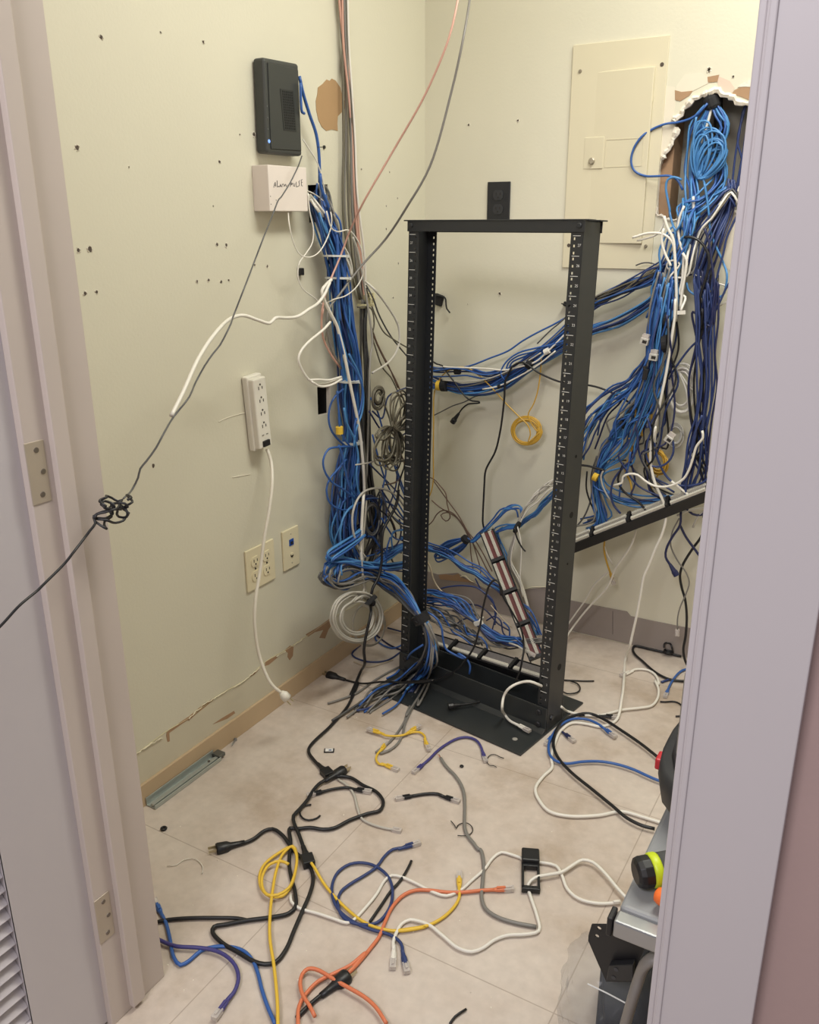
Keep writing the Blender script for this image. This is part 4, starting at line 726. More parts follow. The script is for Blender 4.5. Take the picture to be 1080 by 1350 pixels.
bundle(6, 'v', 'B.10 1000,40,16 920,90,20 850,130,24 780,200,18 720,260,14 680,330,10 655,400,7 630,480,12 605,580,12 600,660,12 650,780,14 690,880,12 730,1000,8', ['white', 'white', 'pale grey'], .0027, 'curving from behind right post down the leaning panel', jit=.15)
cable('v', 'B.12 660,400 680,480 688,560 685,660 680,760 690,860 700,900', 'white', .0022, 'white loop hanging in front of leaning panel')
cable('v', 'B.13 640,410 650,460 670,510 700,560 718,578', 'black', .0026, 'black zip tie tail at the white cable knot', 'zip tie', 'zip_tie')
band('v', 'B.11 645,400 670,412', .020, .008, 'black', 'black tie gathering white and blue cables at centre right', 'zip_tie', 'zip tie')
bundle(9, 'v', 'Y2.30 -150,490,16 30,560,18 120,590,18 200,640,18 300,700,18 380,745,18 450,800,18 540,850,18 620,920,18 680,985,16 740,1050,14 790,1140,12 810,1170,8', ['blue', 'blue', 'light blue', 'dark blue'], .0028, 'slanting from left post down to leaning panel foot', jit=.16)
cable('v', 'Y2.3 360,770 380,810 400,850 450,900 490,950 510,1000 495,1080 480,1140', 'dark blue', .0024, 'dark blue wire hanging from slanting blue strands')
# low bundle behind rack base
bundle(16, 'v', 'Y2.18 -150,880,16 30,900,24 120,905,24 200,935,24 270,985,18 330,1050,10 375,1085,7 430,1130,10 500,1180,14 580,1210,16 660,1215,16 720,1245,16 800,1290,10', ['blue', 'blue', 'dark blue', 'blue', 'light blue'], .0028, 'in low bundle behind rack base with white tag', jit=.2)
bundle(12, 'v', 'Y2.16 -100,960,24 40,990,30 120,1040,36 200,1090,30 260,1130,26 320,1180,24 400,1220,20', ['grey', 'dark grey', 'grey', 'dark grey'], .0028, 'fanning from left post onto the base patch panel', jit=.3)
bundle(7, 'v', 'Y2.18 180,950,26 300,1010,30 400,1120,24 480,1200,16 560,1240,14 700,1230,10 850,1215,6', ['dark grey', 'grey', 'dark grey'], .0028, 'running low toward foot of right post', jit=.25)
b = MB(); (p, _), (q, _) = path('v', 'Y2.14 355,1095 412,1080'); R_ = Matrix((((q-p).normalized()), Vector((0, -1, 0)), (q-p).normalized().cross(Vector((0, -1, 0))))).transposed(); b.box((p+q)/2, ((q-p).length, .008, .013), R_); b.lathe((p+q)/2+Vector((0, .012, .002)), (1, 0, -.5), [(-.003, .016), (.003, .016)], 14); tag(b.build('cable_tag', mat('white_tag', (222, 218, 208), .6), None, bevel=.001), 'white marker tag tied on low blue bundle', 'label')
cable('v', 'Y2.2 -30,560 42,700 60,770 100,840 180,910 250,980 310,1040 360,1100 410,1160 440,1210 460,1260 520,1330', 'beige', .0028, 'beige cable slanting over the low blue bundle', seg=7)
cable('v', 'Y2.24 40,890 110,845 200,825 290,822 370,835 410,860 480,920 500,1000 500,1100', 'dark blue', .0025, 'dark blue cable arching above the low bundle')
cable('v', 'Y2.16 210,1130 330,1170 400,1190 440,1240 445,1320', 'blue', .0028, 'blue cable hooking down over base patch panel')
cable('v', 'Y2.14 40,975 110,1010 160,1080 200,1150 270,1190 360,1260 430,1290', 'blue', .0028, 'blue cable crossing the grey fan')
cable('v', 'Y1.93 20,1010 80,1050 120,1120 130,1200 150,1270 210,1310 280,1340 @w 330,365 380,395 405,440 400,488', 'blue', .0030, 'blue cable ending loose in front of base panel', seg=7)
cable('v', 'Y2.25 250,960 330,955 400,970 450,1010 520,1090 600,1140', 'navy', .0025, 'navy cable arching behind low bundle')
cable('v', 'Y2.25 440,1070 500,1040 540,1070 560,1160 600,1200', 'dark blue', .0025, 'dark blue cable arching close behind the black cord')
cable('v', 'Y2.25 560,1080 600,1120 605,1190', 'blue', .0025, 'short blue cable standing behind low bundle')
cable('v', 'Y2.22 120,1060 200,1100 280,1060 360,1040', 'dark blue', .0024, 'dark blue strand rising among grey fan')
cable('v', 'Y2.15 280,1100 300,1160 340,1210', 'blue', .0024, 'blue strand dipping among grey fan'); cable('v', 'Y2.2 470,960 540,1040 580,1080 620,1120', 'beige', .0016, 'thin beige wire near leaning panel foot')
cable('v', 'Y1.92 545,890 530,800 500,780 460,820 435,900 410,1010 400,1080 380,1160 355,1250 300,1340 @w 330,460 260,500 180,530 90,545 0,540 @e Y1.86 860,1110 740,1125 560,1120 440,1130 360,1155 320,1172', 'black', .0029, 'black cord arching over base panel then left along floor', 'power cable', 'power_cable', ends=(None, 'ac'), seg=8)
cable('v', 'Y2.15 545,830 560,900 600,970 640,1040 680,1110 700,1180 705,1230 @w Y1.93 715,400 700,470 670,540 F.02 600,590 500,640 430,660 345,672', 'black', .0029, 'black cord falling along leaning panel onto rack base plate', 'power cable', 'power_cable', ends=(None, 'dc'), seg=8)
cable('v', 'Y2.1 600,1230 660,1250 700,1275', 'pale grey', .0028, 'pale patch cable with clear plug by leaning panel foot', ends=(None, 'rj'), nrm=(0, -1, .5))
cable('w', 'Y1.95 860,570 Y1.90 825,557 Y1.88 760,533 700,540 Y1.86 640,570 605,620 Y1.84 595,680 F.016 612,732 642,767 690,792', 'white', .0036, 'white patch cable curled on rack base plate at right post', ends=(None, 'rj'), seg=9)
# ---------------- cable mass at the broken hole, right side ----------------
b = MB(); (p, _), (q, _) = path('q', 'B-.01 590,345 600,375'); b.lathe(p, q-p, [(-.012, .017), (0, .021), (.020, .021), (.026, .018)], 16); tag(b.build('hook_and_loop_strap', mat('strap_black', COLS['black'], .8), None), 'black strap choking blue cables at top of the broken hole', 'cable tie')
bundle(12, 'q', 'B-.02 605,325,8 B-.01 600,355,8 B.0 560,420,16 500,520,24 450,640,30 420,800,34 400,1000,34 B.04 410,1200,34 420,1400,36 @r 460,300,50 B.09 430,440,44 410,560,36 @g 700,60,40 640,200,34 600,330,34 580,450,34 560,560,34', ['light blue', 'light blue', 'light blue', 'blue'], .0029, 'falling from the broken hole down right cable mass', jit=.14)
bundle(8, 'q', 'B-.02 610,325,8 B-.01 610,355,8 B.0 660,440,20 720,540,20 700,660,24 640,760,30 680,900,30 690,1030,26 B.03 600,1150,30 B.05 480,1260,30 @r 440,300,40 B.08 420,480,30 400,640,24', ['light blue', 'blue', 'light blue'], .0029, 'looping right inside the broken hole', jit=.18)
hank('q', 480, 1050, [(-66, 480, 150, 6), (-55, 380, 100, 5), (-80, 540, 90, 4)], 'B', .02, 'light blue', .0029, 'light blue cable loops coiled inside the broken hole', seed=6, thick=.015)
bundle(5, 'q', 'B.02 760,1110,8 650,1180,14 560,1220,16 470,1260,20 400,1320,24', ['light blue', 'blue'], .0029, 'sweeping left at bottom of the hole', jit=.2)
cable('q', 'B.01 560,380 500,450 420,510 300,548 180,565 60,615 B.02 -30,680 -100,790 -120,900 -90,980 0,1025 B.03 120,1028 220,1025 290,1060 340,1150', 'blue', .0030, 'blue cable looping left out over the electrical panel', seg=7, step=.008)
cable('q', 'B.0 590,380 600,385 570,520 530,660 480,800 460,920 440,960 432,1100 430,1200 B.05 440,1400 @r 500,200 500,330 490,480 475,600 B.09 450,720 430,860 410,1010 390,1180', 'white', .0036, 'white cable running straight down from the hole neck', seg=8)
cable('q', 'B.04 330,1060 260,1035 205,1060 190,1130 205,1230 225,1340 @r 290,330 310,420 B.08 340,520 345,640 330,760', 'light blue', .0032, 'light blue cable bowing out left of the hole stud', seg=7)
cable('q', 'B.02 460,500 440,640 440,800 460,960 520,1050 545,1150 560,1250 @r B.05 600,80 620,200 640,350 650,480 680,590 730,700 770,790 B.07 800,880 795,980 760,1080 650,1095 540,1080 460,1030 440,960', 'light blue', .0030, 'light blue cable wandering right then looping back', seg=7)
# navy cables at far right
NV = ['B-.03 905,385 870,520 835,650 830,740 860,850 885,960 B.02 880,1010', 'B-.03 960,385 930,520 900,660 880,800 850,960 820,1120 790,1280', 'B-.03 985,385 945,520 920,660 890,800 870,930 840,1080 800,1220', 'B-.03 900,385 870,480 845,640 810,830 790,1000 770,1180 740,1340']
for i_, s_ in enumerate(NV): cable('q', s_, 'dark blue', .0029, 'dark blue cable coming down out of the hole by door casing', group='dark blue cables coming down out of the hole by door casing', seg=6)
bundle(12, 'r', 'B.02 840,60,14 830,200,16 790,330,22 B.05 700,520,30 620,760,34 570,900,30 B.09 590,1100,34 600,1300,30 @g 850,300,30 860,500,28 850,700,26 860,900,24 840,1100,22 810,1250,26 @h 790,280,30 760,400,24 740,480,12', ['dark blue', 'navy', 'dark blue', 'dark blue'], .0029, 'hanging down right side beside the door casing', jit=.1)
bundle(9, 'r', 'B.03 900,260,14 830,160,14 B.05 740,270,24 660,380,28 580,460,30 520,600,26 B.07 480,760,28 440,900,30 @g 640,300,40 620,450,40 600,600,36', ['dark blue', 'white', 'dark blue', 'pale grey', 'dark grey'], .0029, 'entering from right edge and diving into cable mass', jit=.1)
cable('r', 'B.06 980,40 930,90 900,140 940,200 950,280', 'white', .0028, 'white cable curling at right edge of the hole')
cable('r', 'B.07 940,290 900,350 850,450 800,560 770,700 720,880 700,1000 B.09 640,1150 600,1300', 'dark blue', .0029, 'dark blue cable crossing from casing down left')
cable('r', 'B.08 900,800 850,920 790,1020 730,1150 660,1290 620,1400 @g 900,500 880,600 760,720 660,860 640,900', 'dark blue', .0030, 'dark blue cable cutting diagonally across right side', seg=7)
cable('r', 'B.10 420,560 470,555 540,580 600,640 640,740 630,860 600,960 560,1100 560,1250 @g 840,480 830,600', 'black', .0036, 'black cable arching out of middle of right mass', seg=8)
cable('r', 'B.09 600,480 640,600 660,760 680,900 690,1050 670,1200 650,1350 @g 780,500 800,640', 'navy', .0032, 'navy cable dropping just right of black arch')
cable('r', 'B.10 240,370 270,470 320,570 335,700 345,900 350,1100 345,1300 @g B.13 678,430 672,540 650,690 625,850 595,1000 575,1100 555,1230 545,1340 @h B.15 560,60 530,200 535,300 560,400 605,500 622,590 600,690 560,780 520,880 490,950 470,1060 445,1190 420,1300 @N 831,850 L2 0,0' .split(' L2')[0]+' B.10 824,880 F.03 820,920 F.006 812,950 790,958 777,955 755,953 740,963 730,985 727,1000 728,1012 716,1024 706,1040 711,1055 725,1070 750,1076 790,1075 820,1070 850,1078 876,1086', 'white', .0040, 'long white cable from hole down to floor beside the rack', seg=8)
cable('r', 'B.09 0,590 80,570 180,530 240,430 245,380', 'white', .0026, 'thin white cable end loop over panel corner, lower one')
cable('r', 'B.10 -40,560 0,550 60,530 150,520 240,535 300,580 330,650 335,760', 'white', .0034, 'white cable loop poking left over electrical panel corner', seg=7)
cable('r', 'B.10 240,480 220,560 230,650 260,730 290,790 300,815', 'white', .0036, 'short white cable end at left of the mass', seg=7)
cable('r', 'B.09 420,280 380,380 365,480 380,600 410,700 410,820 400,950 380,1060 430,1090 B.12 390,1210', 'white', .0034, 'white cable in middle of mass ending at paper tag', seg=7)
cable('r', 'B.10 405,700 440,760 430,880 400,1050 385,1200', 'white', .0036, 'second white cable next to the paper tag', seg=7)
cable('r', 'B.09 290,850 265,820 280,780 340,765 380,800 B.10 300,900 270,960 240,1080 290,1250 300,1340', 'white', .0026, 'thin white cable with small hook at left of mass')
cable('r', 'B.08 320,860 300,950 290,1000 250,900 260,830 300,770', 'pale grey', .0026, 'pale grey cable twisting at left of mass')
cable('r', 'B.05 455,860 500,890 560,910 650,945 740,975 810,1000 865,1045 830,1110 725,1175', 'white', .0024, 'thin white wire reaching right toward casing and folding back')
cable('r', 'B.03 -10,810 40,790 100,785 160,800 210,830', 'dark grey', .0020, 'thin dark wire curl under electrical panel')
cable('r', 'B.08 0,950 80,860 200,820 260,800', 'dark blue', .0028, 'dark blue cable along the upper edge toward rack')
b = MB(); (p, _), (q, _) = path('r', 'B.13 358,1235 432,1222'); b.box((p+q)/2, ((q-p).length, .0012, .010), Matrix.Rotation(-.1, 3, 'Y')); tag(b.build('cable_tag', mat('white_tag', (222, 218, 208), .6), None), 'white paper tag on cable in right mass', 'label')
# lower part of the right mass
bundle(14, 'g', 'B.10 600,300,26 590,450,24 560,580,20 540,700,16 520,800,20 460,880,24 400,950,28 320,1000,34 240,1070,40 180,1150,50 130,1250,60 90,1360,60', ['blue', 'light blue', 'dark blue', 'blue', 'navy'], .0028, 'spreading from right mass toward right rack post', jit=.1)
bundle(20, 'g', 'B.11 620,300,30 600,500,34 570,640,28 560,800,30 540,940,34 480,1060,34 400,1120,26 340,1200,30 @h 330,110,16 265,190,15 235,280,13 205,350,9 205,420,14 225,520,18 240,610,20 150,660,26', ['light blue', 'blue', 'light blue', 'blue', 'grey'], .0028, 'bowing left then down into tilted patch panel', jit=.15)
bundle(10, 'g', 'B.11 650,400,30 640,600,34 600,800,34 @h 420,60,40 400,150,36 250,300,14 260,400,20 330,460,16 450,490,14 600,485,12 720,475,10', ['light blue', 'light blue', 'blue'], .0028, 'turning right along top of tilted patch panel', jit=.15)
bundle(10, 'g', 'B.12 640,500,40 620,700,40 600,900,50 560,1100,60 540,1300,60 @h 480,200,60 470,330,50 520,420,40 640,480,30', ['dark blue', 'navy', 'black', 'dark blue', 'dark grey'], .0029, 'tangled in the middle above tilted panel', jit=.2)
bundle(6, 'g', 'B.08 900,300,30 860,500,20 830,700,20 800,900,20 810,1100,20 830,1300,20 @h 800,200,20 850,300,20 870,400,14', ['black', 'navy', 'black'], .0030, 'dropping behind navy cables near the casing', jit=.2)
bundle(7, 'A', 'B.08 170,60,30 120,140,30 90,260,30 40,400,20 -40,480,16', ['pale grey', 'white', 'dark grey', 'grey'], .0024, 'fraying left behind right rack post', jit=.1)
for i_, (s_, c_, r_, l_) in enumerate((
 ('B.14 480,120 490,250 450,350 380,420 320,500 300,600 320,680 370,740', 'dark blue', .0032, 'dark blue cable curving down left above tilted panel'),
 ('B.14 440,300 420,420 370,540 360,620', 'blue', .0028, 'blue cable dropping to left half of tilted panel'),
 ('B.14 390,380 370,430 350,500 380,570 440,620 500,660 550,720', 'black', .0034, 'black cable curving into tilted panel'),
 ('B.15 740,210 745,300 710,370 650,405 590,400 555,340 560,230 600,130', 'dark blue', .0030, 'dark blue loop hanging by the yellow coil'),
 ('B.14 1060,260 1040,400 970,510 880,540 770,535 700,480 640,370 600,200 560,60', 'dark blue', .0032, 'dark blue cable sweeping in wide arc above panel'),
 ('B.15 840,680 832,560 850,420 870,300 900,160 950,40', 'dark blue', .0033, 'dark blue cable standing in front of tilted panel'),
 ('B.16 320,540 380,520 385,480 430,458 490,465 540,505 600,540 680,550 760,530 820,490 855,430 880,360 910,260 955,200 950,150', 'white', .0034, 'white cable swooping across in front of yellow coil'),
 ('B.15 730,510 780,550 830,590 850,605', 'white', .0036, 'short white cable plugged toward tilted panel'),
 ('B.14 960,545 1020,515 1080,500', 'white', .0036, 'short white cable at right end of tilted panel'),
 ('B.12 130,440 125,560 150,650 180,720 190,760', 'black', .0026, 'thin black wire hanging left of tilted panel top'),
 ('B.12 200,330 160,470 160,620 110,760 40,850', 'dark grey', .0026, 'dark grey wire falling to left end of tilted panel'),
 ('B.13 60,395 130,400 190,415 255,432', 'black', .0034, 'black tie arm stretched left around blue sheaf'),
 ('B.05 290,358 410,362', 'black', .0022, 'straight black rod on wall behind cables'),
 ('B.13 250,430 230,470 240,540 280,620 330,690 350,740', 'pale grey', .0030, 'pale grey cable beside blue sheaf into panel'),
 ('B.11 430,200 450,260 440,330 400,420 440,520 450,590', 'mustard yellow', .0030, 'mustard cable hanging left of yellow coil'),
 ('B.11 480,-60 475,40 470,110 440,250', 'mustard yellow', .0030, 'mustard cable piece high in the mass, left one'), ('B.11 515,30 520,110 520,190', 'mustard yellow', .0030, 'mustard cable piece high in the mass, middle one'), ('B.11 590,-80 590,70', 'mustard yellow', .0030, 'mustard cable piece high in the mass, right one'))):
    cable('A', s_, c_, r_, l_, seg=7)
band('A', 'B.13 180,475 200,485', .012, .014, 'yellow', 'yellow tape on blue sheaf above tilted panel', 'tape_wrap', 'tape')
band('A', 'B.115 375,100 400,90', .016, .010, 'black', 'black tie around blue sheaf near right rack post', 'zip_tie', 'zip tie')
coil('A', 630, 370, 70, 95, 12, 'B', .08, 'mustard yellow', .0025, 'mustard yellow coil above tilted panel in right mass', rvar=.35, ang=-.35, thick=.02, lead_out='B.08 590,560 600,620')
coil('g', 715, 960, 82, 150, 9, 'B', .05, 'white', .0026, 'white coil hanging on back wall in right mass', rvar=.35, ang=.05, thick=.012, lead_out='B.06 700,860 740,960 760,1080 790,1180')
coil('A', 760, 180, 60, 90, 6, 'B', .04, 'clear', .0018, 'translucent grey coil beside the yellow coil', rvar=.4, thick=.01)
for s_, l_, w_ in (('B.15 640,140 ', 'silver cable coupler near yellow coil', .012),):
    pass
CP = mat('jack_metal', (206, 204, 196), .35, metal=.35)
for kx, ky, ang, l_ in ((495, 675, .2, 'silver jack coupler hanging left in right mass, upper one'), (548, 768, .1, 'silver jack coupler hanging just below another'), (640, 1255, .5, 'silver jack coupler low beside translucent coil')):
    p = at(740+kx/4.5, 300+ky/4.5, 'B', .15); R_ = Matrix.Rotation(ang, 3, 'Y'); rt_ = root('jack_coupler', p, l_, 'coupler'); b = MB(); b.box(p, (.022, .016, .018), R_); b.build('jack_housing', CP, rt_, bevel=.001); b = MB(); b.box(p+R_ @ Vector((0, 0, .014)), (.018, .014, .012), R_); b.build('jack_cap', CLEAR, rt_); b = MB(); b.box(p+R_ @ Vector((.002, -.0085, 0)), (.012, .001, .008), R_); b.build('jack_port', SLOT, rt_)
b = MB(); p = at(740+500/4.5, 300+870/4.5, 'B', .15); b.box(p, (.013, .010, .03), Matrix.Rotation(.15, 3, 'Y')); b.box(p+Vector((-.002, 0, .017)), (.011, .008, .010)); tag(b.build('jack_coupler', DARK, None, bevel=.001), 'black cable coupler in middle of right mass', 'coupler')
for s_, l_ in (('B.11 605,540 660,552', 'upper black strap around the right mass'), ('B.12 600,690 640,685', 'lower black strap around the right mass')): band('g', s_, .024, .014, 'black', l_)
# below tilted panel
for i_, (s_, c_, r_, l_, e_) in enumerate((
 ('B.12 710,560 705,640 660,710 625,780 620,830 650,880', 'navy', .0036, 'navy cord with plug hanging under tilted panel', (None, 'dc')),
 ('B.10 705,640 740,710 790,780 835,840 850,850 855,800', 'navy', .0036, 'navy cord folding right under tilted panel', (None, None)),
 ('B.08 840,560 850,640 830,710 780,780 720,880 705,940 715,1010 735,1080 745,1180 738,1300 @u 640,500 650,600 680,680 740,760', 'black', .0038, 'black cord hanging to floor by the casing', (None, None)),
 ('B.09 700,600 660,680 650,760 690,850 740,920 760,980 740,1050 705,1130 690,1200 690,1260', 'grey', .0022, 'thin grey wire with plug hanging by the casing', (None, 'rjbare')),
 ('B.10 690,585 740,560 810,545 890,535', 'white', .0038, 'white cable under right end of tilted panel', (None, None)),
 ('B.10 880,540 830,570 800,610 782,655', 'pale grey', .0028, 'pale grey cable end under right end of panel', (None, None)),
 ('B.06 258,720 255,790 270,860 290,920', 'mustard yellow', .0030, 'mustard patch cable hanging under tilted panel', (None, 'rj')),
 ('B.06 255,760 275,820 305,870', 'white', .0020, 'thin white wire beside mustard patch cable', (None, None)),
 ('B.07 445,670 420,750 370,830 320,900 290,980 240,1050 180,1110 120,1180 60,1260 F.05 10,1350 @N 730,880 F.01 700,900', 'white', .0030, 'white cable slanting from panel to rack foot, lower one', (None, None)),
 ('B.05 290,910 200,990 140,1090 90,1160 40,1230 F.04 0,1290 @N 725,862', 'white', .0026, 'white cable slanting to rack foot, upper one', (None, None)),
 ('B.10 740,540 780,575 830,580 850,560', 'navy', .0034, 'navy loop under right end of tilted panel', (None, None)))):
    cable('h', s_, c_, r_, l_, seg=7, ends=e_, nrm=(0, -1, 0))
# ---------------- cables and bits lying on the floor ----------------
cable('k', 'F.010 745,350 F.006 800,355 850,385 900,410 925,450 910,480 870,490 800,515 740,545 700,550 650,543 600,548 575,545 578,600 572,680 580,730 595,790 595,840 570,865 500,880 420,890 340,905 290,915 285,935 320,975 380,1010 440,1045 480,1055 520,1048 560,1000 590,930 620,860 650,790 662,740 655,700 630,665 600,640 575,610 545,570 510,548 480,555 440,585 405,600 385,603', 'black', .0042, 'black power cable knotted across centre-left of the floor', 'power cable', 'power_cable', ends=(None, 'ac'), seg=9, step=.008)
cable('k', 'F.010 720,360 690,375 665,400 640,440 610,475 588,500 590,525 605,560 620,600 630,630', 'black', .0042, 'black power cable with boxy socket end pointing at camera, centre left', 'power cable', 'power_cable', ends=('ac', 'iec'), seg=9)
cable('k', 'F.005 70,898 120,888 200,882 300,881 380,883 415,890', 'black', .0036, 'black cable running in from under door frame at left', 'power cable', 'power_cable', seg=8)
cable('k', 'F.006 700,408 730,400 790,393 820,400', 'black', .0034, 'short black patch cable lying inside the power cable loop', ends=('rj', 'rj'), seg=8)
cable('k', 'F.004 755,362 790,385 815,420 828,470 845,510 880,530 930,545 960,550', 'pale grey', .0030, 'pale grey cable with clear plug beside the black loop', ends=(None, 'rjbare'), seg=7)
cable('k', 'F.004 655,457 630,462 612,485 622,507 645,515 675,508 688,498', 'black', .0022, 'black zip tie curled in a C on centre-left floor', 'zip tie', 'zip_tie')
cable('k', 'F.014 640,655 665,690 F.006 700,750 745,805 790,850 840,890 890,915 960,930 1020,927 1080,915 @l F.006 60,830 120,822 180,808 230,780 270,740 285,710 285,670', 'yellow', .0032, 'long yellow patch cable curving round to boot at centre', ends=(None, 'rj'), seg=8)
cable('k', 'F.012 530,1310 528,1200 515,1060 500,960 500,880 510,780 525,700 550,640 585,612 F.010 600,640 598,690 580,760 545,800 500,800 468,770 462,720 480,680 530,640 580,615 F.014 600,650 592,720 570,770 530,795 490,795 470,760 475,715 500,680 540,668 570,680', 'yellow', .0032, 'yellow cable with small coil running down to bottom edge', seg=8)
cable('k', 'F.006 1000,618 960,625 930,650 900,690 850,725 800,755 765,785 755,830 775,880 830,905 900,900 945,850 960,790 945,730 900,690 850,675 800,680 755,710 733,760 740,820 770,865 820,900 880,925 950,945 990,975 1000,1020', 'dark blue', .0032, 'dark blue patch cable coiled once at centre of floor', ends=('rj', 'rj'), seg=8)
cable('k', 'F.005 875,895 920,830 950,785 990,740 1020,690 1030,668', 'black', .0030, 'thin black cord with small tips through the blue ring', 'power cable', 'power_cable', ends=(None, None), seg=8)
cable('l', 'F.005 505,570 470,558 435,550 405,570 375,610 330,650 290,685 240,705 200,695 130,660 80,638 45,632 20,650 -10,700 -60,760 -90,790 @k 790,900 740,885 680,865 610,845 580,820 578,795', 'white', .0032, 'white cable winding from black clip frame left across floor', seg=8)
cable('l', 'F.006 860,728 780,732 710,715 670,680 650,630 630,598 590,588 540,582 505,572', 'white', .0034, 'white cable from step stool through the black clip frame', seg=8)
cable('l', 'F.012 880,712 850,680 800,620 760,585 725,577 690,595 650,620 600,630 555,640 F.006 530,665 540,710 560,770 568,830 520,842 460,845 410,862 370,890 330,904 280,890 230,850 180,810 140,795 110,790 80,805 62,835 50,870 52,900', 'white', .0035, 'white patch cable looping from step stool to centre floor', ends=(None, 'rj'), seg=8)
cable('l', 'F.006 410,683 360,686 300,692 240,692 180,685 130,685 90,700 50,740 20,800 0,850 -30,890 -80,950 -120,990 @k F.008 860,1010 800,1060 740,1090 680,1120 640,1160 610,1210 605,1300', 'orange', .0036, 'orange patch cable sweeping to the bottom edge', ends=('rj', None), seg=8)
cable('D', 'F.012 730,1080 690,1000 645,930 625,850 640,780 680,742 730,742 800,775 870,820 960,870 1080,940 1160,1010 1240,1130', 'orange', .0036, 'orange cable loop in front, crossing the other orange one', seg=8)
cable('D', 'F.006 600,1090 680,1010 760,940 810,905', 'black', .0040, 'black power cable with rounded plug at bottom centre', 'power cable', 'power_cable', ends=(None, 'ac'), seg=9)
cable('k', 'F.005 90,860 110,900 125,960 140,1030 165,1058 200,1040 240,1005 290,990 350,990 400,1005 435,1040 455,1090 470,1150 490,1210 520,1280', 'blue', .0036, 'blue patch cable hooking from door frame to bottom edge', ends=('rj', None), seg=8)
cable('k', 'F.009 82,962 110,975 150,988 220,992 280,1000 330,1020 370,1060 382,1110 365,1160 340,1190', 'purple', .0037, 'purple patch cable arching at lower left floor', ends=(None, 'rj'), seg=8)
cable('C', 'F.005 470,478 520,435 580,375 650,325 720,290 790,280 850,300 885,345 900,390', 'purple', .0034, 'short purple patch cable arching in front of rack base', ends=('rj', 'rj'), seg=8)
cable('C', 'F.005 395,700 450,690 520,682 580,685 625,705', 'black', .0038, 'short black patch cable on floor in front of the rack', ends=('rj', 'rj'), seg=8)
cable('C', 'F.005 600,430 615,455 650,500 700,550 740,610 765,680 772,760 770,850 772,930 790,980 830,1030 870,1080 @l 360,540 372,590 368,660 365,710 378,750 420,780 480,800 560,815', 'grey', .0040, 'thick grey cut cable snaking down centre of the floor', seg=9)
for i_, (dx, c_) in enumerate(((0, 'brown'), (6, 'white'), (-5, 'orange'))): cable('C', 'F.006 %d,435 %d,415 %d,402' % (603+dx*.3, 596+dx, 588+dx*2), c_, .0008, c_+' bare strand at cut end of the thick grey cable', name='wire_strand', seg=5)
cable('C', 'F.010 170,250 210,268 260,272 310,270 360,255 380,240', 'yellow', .0030, 'short yellow patch cable with both boots left of rack front, rear one', ends=('rj', 'rj'), seg=8)
cable('C', 'F.007 345,262 400,245 450,245 485,270 492,310', 'yellow', .0030, 'yellow patch cable end curving toward camera in front of rack', ends=(None, 'rj'), seg=8)
cable('C', 'F.005 175,372 150,400 140,435 160,470 205,478', 'yellow', .0030, 'small yellow patch cable bent in a hook left of black one', ends=('rj', 'rj'), seg=8)
for s_, l_ in (('F.004 1050,430 1020,420 990,405 960,405 935,425 930,460 950,480 975,482 998,493', 'thin black tie wire curled beside purple cable'), ('F.004 672,876 685,890 700,910 712,930 720,910 750,893 790,892 820,915 828,945 810,970 770,982 720,980', 'thin black tie wire squiggle crossing the grey cable')): cable('C', s_, 'black', .0011, l_, 'wire', 'tie_wire')
cable('k', 'F.003 115,686 150,683 175,665 210,657 235,670 248,690 246,715', 'white', .0009, 'thin white thread on floor at left', 'wire', 'thin_wire')
def ring(key, x_, y_, R0, r0, label):
    p = at(CR[key][0]+x_/CR[key][2], CR[key][1]+y_/CR[key][2], 'F', .003); b = MB(); b.tube([p+Vector((R0*math.cos(t), R0*math.sin(t), 0)) for t in [k*math.pi/8 for k in range(17)]], r0, 6); tag(b.build('washer', DARK, None, smooth=True), label, 'washer')
ring('k', 102, 546, .0055, .0025, 'black rubber washer on floor near door frame'); ring('C', 749, 486, .0036, .0018, 'tiny black washer in front of rack')
p = at(180+722/2.842, 900+254/2.842, 'F', .0025); R_ = Matrix.Rotation(.55, 3, 'Z'); t_ = root('memory_card', p, 'small black card with white label on floor left of rack', 'card'); b = MB(); b.box(p, (.026, .016, .0025), R_); b.build('card_body', DARK, t_); b = MB(); b.box(p+Vector((0, 0, .0016)), (.020, .013, .0006), R_); b.build('card_label', mat('white_label', (224, 222, 218), .5), t_); b = MB(); b.box(p+Vector((.003, 0, .0021)), (.007, .005, .0002), R_); b.build('printed_mark', mat('blue_print', (70, 84, 130), .5), t_)
p = at(160+500/3.375, 780+670/3.375, 'F', .004); d_ = Vector((.35, -.9, 0)).normalized(); b = MB(); b.lathe(p-d_*.014, d_, [(0, .005), (.003, .005), (.0035, .002), (.024, .002), (.030, .0004)], 10); tag(b.build('wall_screw', STEEL, None), 'small metal screw lying near left wall', 'screw')
